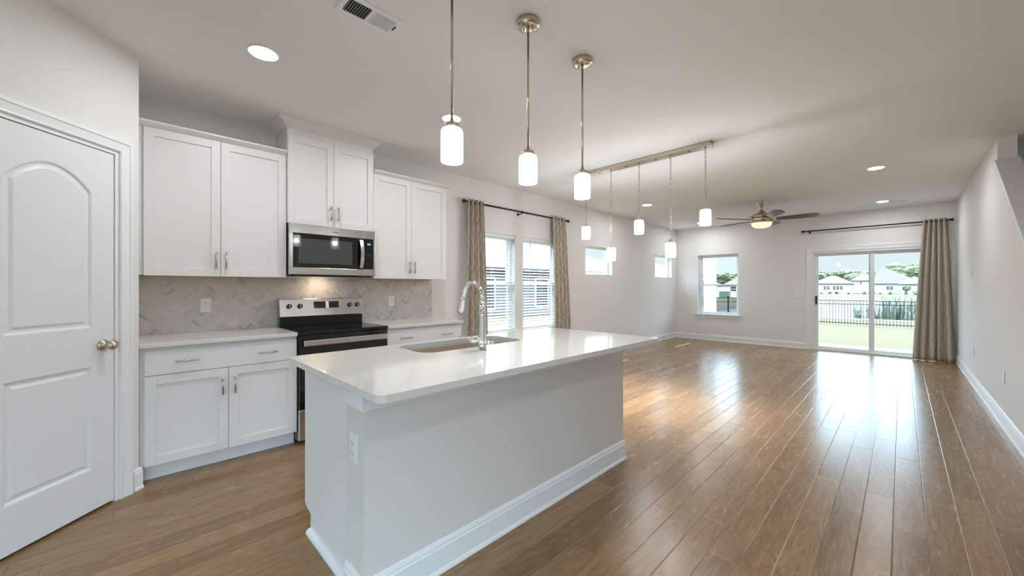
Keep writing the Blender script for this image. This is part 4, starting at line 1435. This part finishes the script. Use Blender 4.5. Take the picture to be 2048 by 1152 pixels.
# ------------------------------------------------------------------ curtain rods and curtains
def rod(label, p0_, p1_, out, brackets, small=True):
    p0_, p1_ = Vector(p0_), Vector(p1_)
    a = (p1_ - p0_).normalized()
    o = Vector(out)
    t = thing('curtain_rod', label, 'curtain rod', (p0_ + p1_) / 2)
    mb = MB(); mb.cyl(p0_, p1_, 0.0125, 16)
    mid = p0_ + (p1_ - p0_) * 0.55
    mb.cyl(mid, p1_, 0.0108, 16); mb.cyl(mid - a * 0.012, mid + a * 0.012, 0.0145, 16)
    mb.build('rod', M['iron'], t)
    for p, s in ((p0_, -1), (p1_, 1)):
        mb = MB()
        mb.lathe([(0, 0), (0.015, 0), (0.017, 0.010), (0.014, 0.016), (0.022, 0.045), (0.026, 0.062), (0.024, 0.068), (0, 0.069)], p, a * s, 24)
        mb.build('finial', M['iron'], t)
    for f in brackets:
        c = p0_ + (p1_ - p0_) * f
        mb = MB()
        mb.cyl(c - o * 0.09 + Vector((0, 0, -0.022)), c + o * 0.004 + Vector((0, 0, -0.022)), 0.006, 10)
        mb.cyl(c - o * 0.09 + Vector((0, 0, -0.022)), c - o * 0.084 + Vector((0, 0, -0.022)), 0.02, 16)
        mb.torus(c + Vector((0, 0, 0)), 0.0165, 0.004, o, (0, 0, 1), 1.0, 16, 6)
        mb.build('bracket', M['iron'], t)
    return t
RXL = XL + 0.092
rod('black rod above the twin window with blinds', (RXL, 3.135, 2.398), (RXL, 5.235, 2.398), (1, 0, 0), (0.04, 0.49, 0.96))
RYF = YF - 0.092
rod('black rod above the sliding glass door', (-1.40, RYF, 2.425), (0.545, RYF, 2.425), (0, -1, 0), (0.03, 0.96))

def curtain(label, along, base, top, bot, z_top, z_bot, folds, amp_t, amp_b, seed, n_out, skew=0.0):
    """pleated panel; along = unit direction of the rod, base = point on the wall-parallel centre plane, top / bot = (start, end) along the rod"""
    rnd = random.Random(seed)
    al, no = Vector(along), Vector(n_out)
    NU, NV_ = folds * 16, 36
    mb = MB(); bm = mb.bm
    uvl = bm.loops.layers.uv.new('UVMap')
    ph = [rnd.uniform(-0.5, 0.5) for _ in range(folds + 2)]
    am = [rnd.uniform(0.75, 1.2) for _ in range(folds + 2)]
    grid = []
    for j in range(NV_ + 1):
        v = j / NV_
        row = []
        for i in range(NU + 1):
            u = i / NU
            s = v ** 0.85
            a0 = top[0] + (bot[0] - top[0]) * s
            a1_ = top[1] + (bot[1] - top[1]) * s
            k = u * folds
            kk = int(min(folds - 1, k))
            mixw = (1 - v) * 1.0
            amp = (amp_t * mixw + amp_b * am[kk] * v)
            w = math.sin(2 * PI * (k + 0.25 * v * ph[kk])) * amp
            w += 0.25 * amp * math.sin(2 * PI * k * 2 + 1.3 * v + ph[kk])
            uu = u + 0.012 * v * math.sin(2 * PI * (k * 0.5) + ph[kk] * 3)
            p = Vector(base) + al * (a0 + (a1_ - a0) * uu) + no * (w + skew * v)
            row.append((bm.verts.new((p.x, p.y, z_top + (z_bot - z_top) * v)), u, v))
        grid.append(row)
    wid = abs(bot[1] - bot[0]) * 2.2
    for j in range(NV_):
        for i in range(NU):
            q = (grid[j][i], grid[j][i + 1], grid[j + 1][i + 1], grid[j + 1][i])
            f = bm.faces.new([x[0] for x in q])
            f.smooth = True
            for lp, x in zip(f.loops, q): lp[uvl].uv = (x[1] * wid, (1 - x[2]) * (z_top - z_bot))
    t = thing('curtain', label, 'curtain', (base[0] + al.x * (bot[0] + bot[1]) / 2, base[1] + al.y * (bot[0] + bot[1]) / 2, z_bot))
    mb.build('fabric_panel', M['fabric'], t, solid=0.003)
    for k in range(folds * 2):
        u = (k + 0.5) / (folds * 2)
        c = Vector(base) + al * (top[0] + (top[1] - top[0]) * u)
        mb = MB(); mb.torus((c.x, c.y, 2.398 if abs(al.y) > 0.5 else 2.425), 0.024, 0.004, no, (0, 0, 1), 1.0, 18, 6)
        mb.build('grommet', M['nickel'], t)
    return t
curtain('tan branch-patterned curtain at the left side of the twin window', (0, 1, 0), (RXL, 0, 0), (3.135, 3.415), (3.085, 3.53), 2.437, 0.012, 4, 0.030, 0.042, 2, (1, 0, 0))
curtain('tan branch-patterned curtain at the right side of the twin window', (0, 1, 0), (RXL, 0, 0), (4.875, 5.215), (4.93, 5.36), 2.437, 0.012, 4, 0.030, 0.042, 5, (1, 0, 0))
curtain('tan branch-patterned curtain bunched at the right of the sliding door', (1, 0, 0), (0, RYF, 0), (0.265, 0.545), (0.125, 0.635), 2.463, 0.012, 5, 0.030, 0.058, 9, (0, -1, 0), 0.015)

# ------------------------------------------------------------------ outdoors
GZ = lambda y: -0.17 - max(0, min(1, (y - 11.8) / 13.2)) * 0.42 - max(0, min(1, (y - 25) / 8)) * 0.12
mb = MB(); bm = mb.bm
xs = [-60, -30, -12, -4.6, 0, 6, 30, 70]
ys = [-12, 0, 9.9, 10.14, 11.8, 16, 20, 25, 29, 33, 34.5]
gv = [[bm.verts.new((x, y, GZ(y) - (0.55 if y > 34 else 0))) for x in xs] for y in ys]
for j in range(len(ys) - 1):
    for i in range(len(xs) - 1):
        if ys[j] < 9.95 and -4.25 > xs[i] + 100: continue
        bm.faces.new((gv[j][i], gv[j][i + 1], gv[j + 1][i + 1], gv[j + 1][i]))
mb.quad([(-130, 34.2, -0.72), (-13, 34.2, -0.72), (-13, 112, -0.78), (-130, 112, -0.78)])
o = mb.build('lawn', M['lawn'])
tag(o, 'sunlit green lawn outside the sliding door, running down to the fence', 'lawn', kind='structure')
mb = MB(); mb.box(-4.5, 2.2, YF + 0.15, 12.15, -0.24, -0.10)
tag(mb.build('patio_slab', M['concrete']), 'pale concrete patio just outside the sliding door', 'patio', kind='structure')
mb = MB()
mb.box(-70, 70, 30.6, 31.9, -0.80, GZ(31) + 0.03)
tag(mb.build('footpath', M['walk']), 'pale footpath between the fence and the pond', 'path', kind='structure')
mb = MB(); mb.box(-13, 110, 33.6, 98.2, -1.1, -0.98)
tag(mb.build('pond', M['water']), 'calm pond between the black fence and the far houses', 'pond')
mb = MB()
prof = [(97, -1.2), (99, -0.95), (112, -0.79), (140, -0.66), (270, -0.6), (270, -1.4), (97, -1.4)]
mb.extrude_poly([(-150, a, b) for a, b in prof], [(150, a, b) for a, b in prof])
tag(mb.build('far_bank', M['bank']), 'grassy bank on the far side of the pond below the houses', 'bank', kind='structure')

# patio roof, its column and the eaves of the house
mb = MB()
mb.box(-4.50, 2.6, YF + 0.151, 12.4, 2.58, 2.72); mb.box(-4.50, -4.231, -3.4, YF + 0.151, 2.60, 2.74)
mb.build('roof_eaves', M['trim'], kind='structure')
t = thing('patio_column', 'square white patio column seen through the far wall window', 'column', (-3.80, 11.6, -0.10))
mb = MB(); mb.box(-3.93, -3.67, 11.47, 11.73, -0.10, 2.58); mb.build('shaft', M['trim'], t, bevel=0.006)
mb = MB(); mb.box(-3.96, -3.64, 11.44, 11.76, -0.10, 0.04); mb.build('plinth', M['trim'], t, bevel=0.006)

# iron fence
def fence(label, p_start, p_end, n_panels, name='iron_fence'):
    a, b = Vector(p_start), Vector(p_end)
    d = (b - a) / n_panels
    u = d.normalized()
    t = thing(name, label, 'fence', (a + b) / 2)
    def barbox(mb, p, q, w, z0, z1):
        n = Vector((-u.y, u.x, 0)) * w / 2
        p, q = Vector(p), Vector(q)
        quad = [p - n, q - n, q + n, p + n]
        mb.extrude_poly([(v.x, v.y, v.z + z0) for v in quad], [(v.x, v.y, v.z + z1) for v in quad])
    for k in range(n_panels + 1):
        p = a + d * k
        mb = MB(); barbox(mb, p - u * 0.032, p + u * 0.032, 0.064, -0.05, 1.25)
        barbox(mb, p - u * 0.038, p + u * 0.038, 0.076, 1.25, 1.275)
        mb.build('post', M['fenceiron'], t)
    for k in range(n_panels):
        p, q = a + d * k, a + d * (k + 1)
        mb = MB()
        for z in (0.10, 1.02, 1.19): barbox(mb, p, q, 0.026, z, z + 0.034)
        r = mb.build('rails', M['fenceiron'], t)
        mb = MB()
        npk = int(d.length / 0.112)
        for i in range(1, npk):
            c = p + d * (i / npk)
            barbox(mb, c - u * 0.009, c + u * 0.009, 0.018, 0.03, 1.19)
        mb.build('pickets', M['fenceiron'], r)
    return t
FZ = GZ(25)
fence('black iron fence across the lawn behind the sliding door', (-5.4, 25, FZ), (5.4, 25, FZ), 5)
t = fence('black iron side fence seen through the far wall window', (-5.45, 13.0, GZ(15)), (-5.45, 24.9, GZ(23)), 6)

# houses
def house(label, cx, cy, lx, ly, z0, eave, rise, mats, windows, face, group=None, hip=0.5, ridge=None):
    """hip-roofed house; windows = list of (u, z, w, h) on the face looking at us: 'y' (toward -y) or 'x' (toward +x)"""
    t = thing('house', label, 'house', (cx, cy, z0), group)
    x0, x1, y0, y1 = cx - lx / 2, cx + lx / 2, cy - ly / 2, cy + ly / 2
    mb = MB(); mb.box(x0, x1, y0, y1, z0 - 0.2, z0 + eave)
    mb.build('walls', mats[0], t)
    o = 0.5
    a = [(x0 - o, y0 - o), (x1 + o, y0 - o), (x1 + o, y1 + o), (x0 - o, y1 + o)]
    mb = MB(); bm = mb.bm
    lo = [bm.verts.new((p[0], p[1], z0 + eave - 0.02)) for p in a]
    l1 = [bm.verts.new((p[0], p[1], z0 + eave + 0.16)) for p in a]
    if lx >= ly:
        h = min(lx / 2 * 0.98, ly / 2 * 2 * hip + 0.01)
        r = [(x0 + h, cy), (x1 - h, cy)]
    else:
        h = min(ly / 2 * 0.98, lx / 2 * 2 * hip + 0.01)
        r = [(cx, y0 + h), (cx, y1 - h)]
    if ridge: r = [(ridge[0], cy), (ridge[1], cy)]
    rv = [bm.verts.new((p[0], p[1], z0 + eave + rise)) for p in r]
    bm.faces.new(lo[::-1])
    for k in range(4): bm.faces.new((lo[k], lo[(k + 1) % 4], l1[(k + 1) % 4], l1[k]))
    if lx >= ly:
        bm.faces.new((l1[0], l1[1], rv[1], rv[0])); bm.faces.new((l1[1], l1[2], rv[1])); bm.faces.new((l1[2], l1[3], rv[0], rv[1])); bm.faces.new((l1[3], l1[0], rv[0]))
    else:
        bm.faces.new((l1[0], l1[1], rv[0])); bm.faces.new((l1[1], l1[2], rv[1], rv[0])); bm.faces.new((l1[2], l1[3], rv[1])); bm.faces.new((l1[3], l1[0], rv[0], rv[1]))
    mb.build('roof', mats[1], t)
    for (u, z, w, h) in windows:
        mb = MB()
        if face == 'y': mb.box(u - w / 2 - 0.1, u + w / 2 + 0.1, y0 - 0.06, y0, z - h / 2 - 0.1, z + h / 2 + 0.1)
        else: mb.box(x1, x1 + 0.06, u - w / 2 - 0.1, u + w / 2 + 0.1, z - h / 2 - 0.1, z + h / 2 + 0.1)
        f = mb.build('window', M['trim'], t)
        mb = MB()
        for s in (-1, 1):
            if face == 'y': mb.box(u - w / 2, u + w / 2, y0 - 0.085, y0 - 0.06, z + (0.04 if s > 0 else -h / 2), z + (h / 2 if s > 0 else -0.04))
            else: mb.box(x1 + 0.06, x1 + 0.085, u - w / 2, u + w / 2, z + (0.04 if s > 0 else -h / 2), z + (h / 2 if s > 0 else -0.04))
        mb.build('window_glass', M['pane'], f)
    return t
HZ = -0.66
wz = 1.02
house('white far house with low pale roof at the left of the pond view', -15.0, 154, 9.0, 8, HZ, 2.85, 2.6, (M['sidingw'], M['roof2']),
      [(-16.5, wz, 0.6, 1.0), (-15.7, wz, 0.6, 1.0), (-14.3, wz, 0.6, 1.0), (-13.5, wz, 0.6, 1.0), (-12.7, wz, 0.6, 1.0)], 'y')
house('white far house with pale roof, just left of the door centre bar', -8.8, 174, 6.0, 8, HZ, 3.9, 3.0, (M['sidingw'], M['roof2']), [(-9.5, 2.6, 0.5, 0.8)], 'y')
house('largest far house, broad grey hip roof right of the door centre bar', -1.2, 159, 10.0, 9, HZ, 2.8, 4.7, (M['sidingw'], M['roof']),
      [(-2.9, wz, 0.6, 1.0), (-2.15, wz, 0.6, 1.0)], 'y', ridge=(-4.7, -3.2))
house('low far house with pale roof in front of the broad grey roof', 2.4, 149, 5.6, 6, HZ, 2.6, 2.2, (M['sidingw'], M['roof2']), [(0.3, wz, 0.6, 1.0)], 'y')
house('white house with pale roof seen through the far wall window', -39.5, 155, 11, 10, HZ, 2.3, 3.8, (M['sidingw'], M['roof2']), [(-41.5, 0.6, 1.8, 1.6)], 'y')
house('pale house seen at the left of the far wall window', -54, 160, 10, 10, HZ, 2.3, 3.0, (M['sidingw'], M['roof2']), [], 'y')
house('grey neighbouring house seen through the blinds and near small window', -19.5, 18.5, 9, 20, -0.45, 2.6, 2.3, (M['sidingg'], M['roof']), [(17.3, 0.95, 1.0, 1.5), (13.0, 0.95, 1.0, 1.5)], 'x', hip=0.35)
house('grey neighbouring house seen through the far small window', -20.5, 40.0, 9, 15, -0.70, 2.6, 2.2, (M['sidingg'], M['roof']), [(38, 0.95, 1.0, 1.5)], 'x', hip=0.4)

# trees and shrubs
def crown_mesh(mb, c, r, h, lobes, rnd, sub=3):
    for k in range(lobes):
        a = rnd.uniform(0, 2 * PI)
        d = rnd.uniform(0.1, 0.7) * r if k else 0
        cc = Vector((c[0] + d * math.cos(a), c[1] + d * math.sin(a), c[2] + rnd.uniform(-0.3, 0.35) * h))
        rr = r * rnd.uniform(0.45, 0.75)
        geo = bmesh.ops.create_icosphere(mb.bm, subdivisions=sub, radius=rr)
        sd = Vector((rnd.uniform(0, 90), rnd.uniform(0, 90), rnd.uniform(0, 90)))
        for v in geo['verts']:
            n = v.co.normalized()
            f = 1 + 0.35 * noise.noise(n * 2.2 + sd) + 0.18 * noise.noise(n * 6 + sd) + 0.10 * noise.noise(n * 14 + sd)
            v.co = cc + Vector((n.x * rr * f, n.y * rr * f, n.z * rr * f * h / r * 0.62))
def tree(label, x, y, z, h, r, mat, seed, group=None):
    rnd = random.Random(seed)
    t = thing('tree', label, 'tree', (x, y, z), group)
    mb = MB(); crown_mesh(mb, (x, y, z + h * 0.62), r, h * 0.42, 9, rnd)
    mb.build('foliage', mat, t)
    mb = MB(); mb.tube([(x, y, z - 0.2), (x, y, z + h * 0.3), (x + 0.2, y, z + h * 0.6)], [0.35, 0.25, 0.15], 10)
    mb.build('trunk', M['bark'], t)
rt = random.Random(11)
TL = 'leafy tree in the woods behind the far houses'
for k in range(13):
    x = -40 + k * 4.6 + rt.uniform(-1.0, 1.0)
    tall = 1.0 + (0.22 if x > -6 else 0)
    tree(TL, x, 192 + 14 * (k % 3), -0.6, rt.uniform(8.6, 9.8) * tall, rt.uniform(3.8, 4.6), M['tree'] if k % 3 else M['tree2'], 100 + k, 'woods behind the far houses')
for k in range(6):
    tree('leafy tree above the houses in the far wall window', -74 + k * 5.0, 192 + 14 * (k % 3), -0.6, rt.uniform(9, 11), rt.uniform(3.6, 4.6), M['tree'] if k % 2 else M['tree2'], 200 + k, 'trees seen in the far wall window')
tree('small bright green tree in front of the largest far house', 0.7, 143, -0.65, 2.6, 0.75, M['tree'], 301)
def shrub(label, x, y, z, r, seed, group, mat='tree'):
    mb = MB(); crown_mesh(mb, (x, y, z + r * 0.6), r, r * 1.3, 4, random.Random(seed), 2)
    tag(mb.build('shrub', M[mat]), label, 'shrub', group)
for k, x in enumerate((-16.6, -14.6, -13.0, -10.4, -7.2, -5.6, -4.2, -2.2, 2.4, 4.4)):
    shrub('low round shrub planted in front of the far houses', x, 142, -0.68, 0.38 + 0.12 * ((k * 7) % 3), 400 + k, 'shrubs before the far houses')
# reeds by the pond
rr = random.Random(21)
mb = MB()
for k in range(520):
    x = rr.uniform(-0.9, 5.5) if k % 6 else rr.uniform(-2.3, 0.5)
    y = rr.uniform(33.6, 35.2)
    h = rr.uniform(0.9, 1.75) * (0.75 if x < -0.8 else 1)
    a = rr.uniform(0, PI)
    w = rr.uniform(0.03, 0.06)
    dx, dy = w * math.cos(a), w * math.sin(a)
    lx, ly = rr.uniform(-0.25, 0.25), rr.uniform(-0.25, 0.25)
    z = -0.978
    mb.extrude_poly([(x - dx, y - dy, z), (x + dx, y + dy, z), (x - dy * 0.4, y + dx * 0.4, z)],
                    [(x + lx - dx * 0.2, y + ly - dy * 0.2, z + h), (x + lx + dx * 0.2, y + ly + dy * 0.2, z + h), (x + lx, y + ly + 0.006, z + h)])
tag(mb.build('pond_reeds', M['reed']), 'tall reeds at the pond edge behind the right part of the fence', 'reeds', kind='stuff')
t = thing('utility_box', 'dark green utility box on the grass seen through the far wall window', 'utility box', (-23.6, 80, -0.76))
mb = MB(); mb.box(-24.4, -22.8, 79.4, 80.6, -0.76, 0.40); mb.build('housing', M['boxgreen'], t, bevel=0.03)
mb = MB(); mb.box(-24.45, -22.75, 79.35, 80.65, 0.40, 0.47); mb.build('lid', M['boxgreen'], t, bevel=0.02)
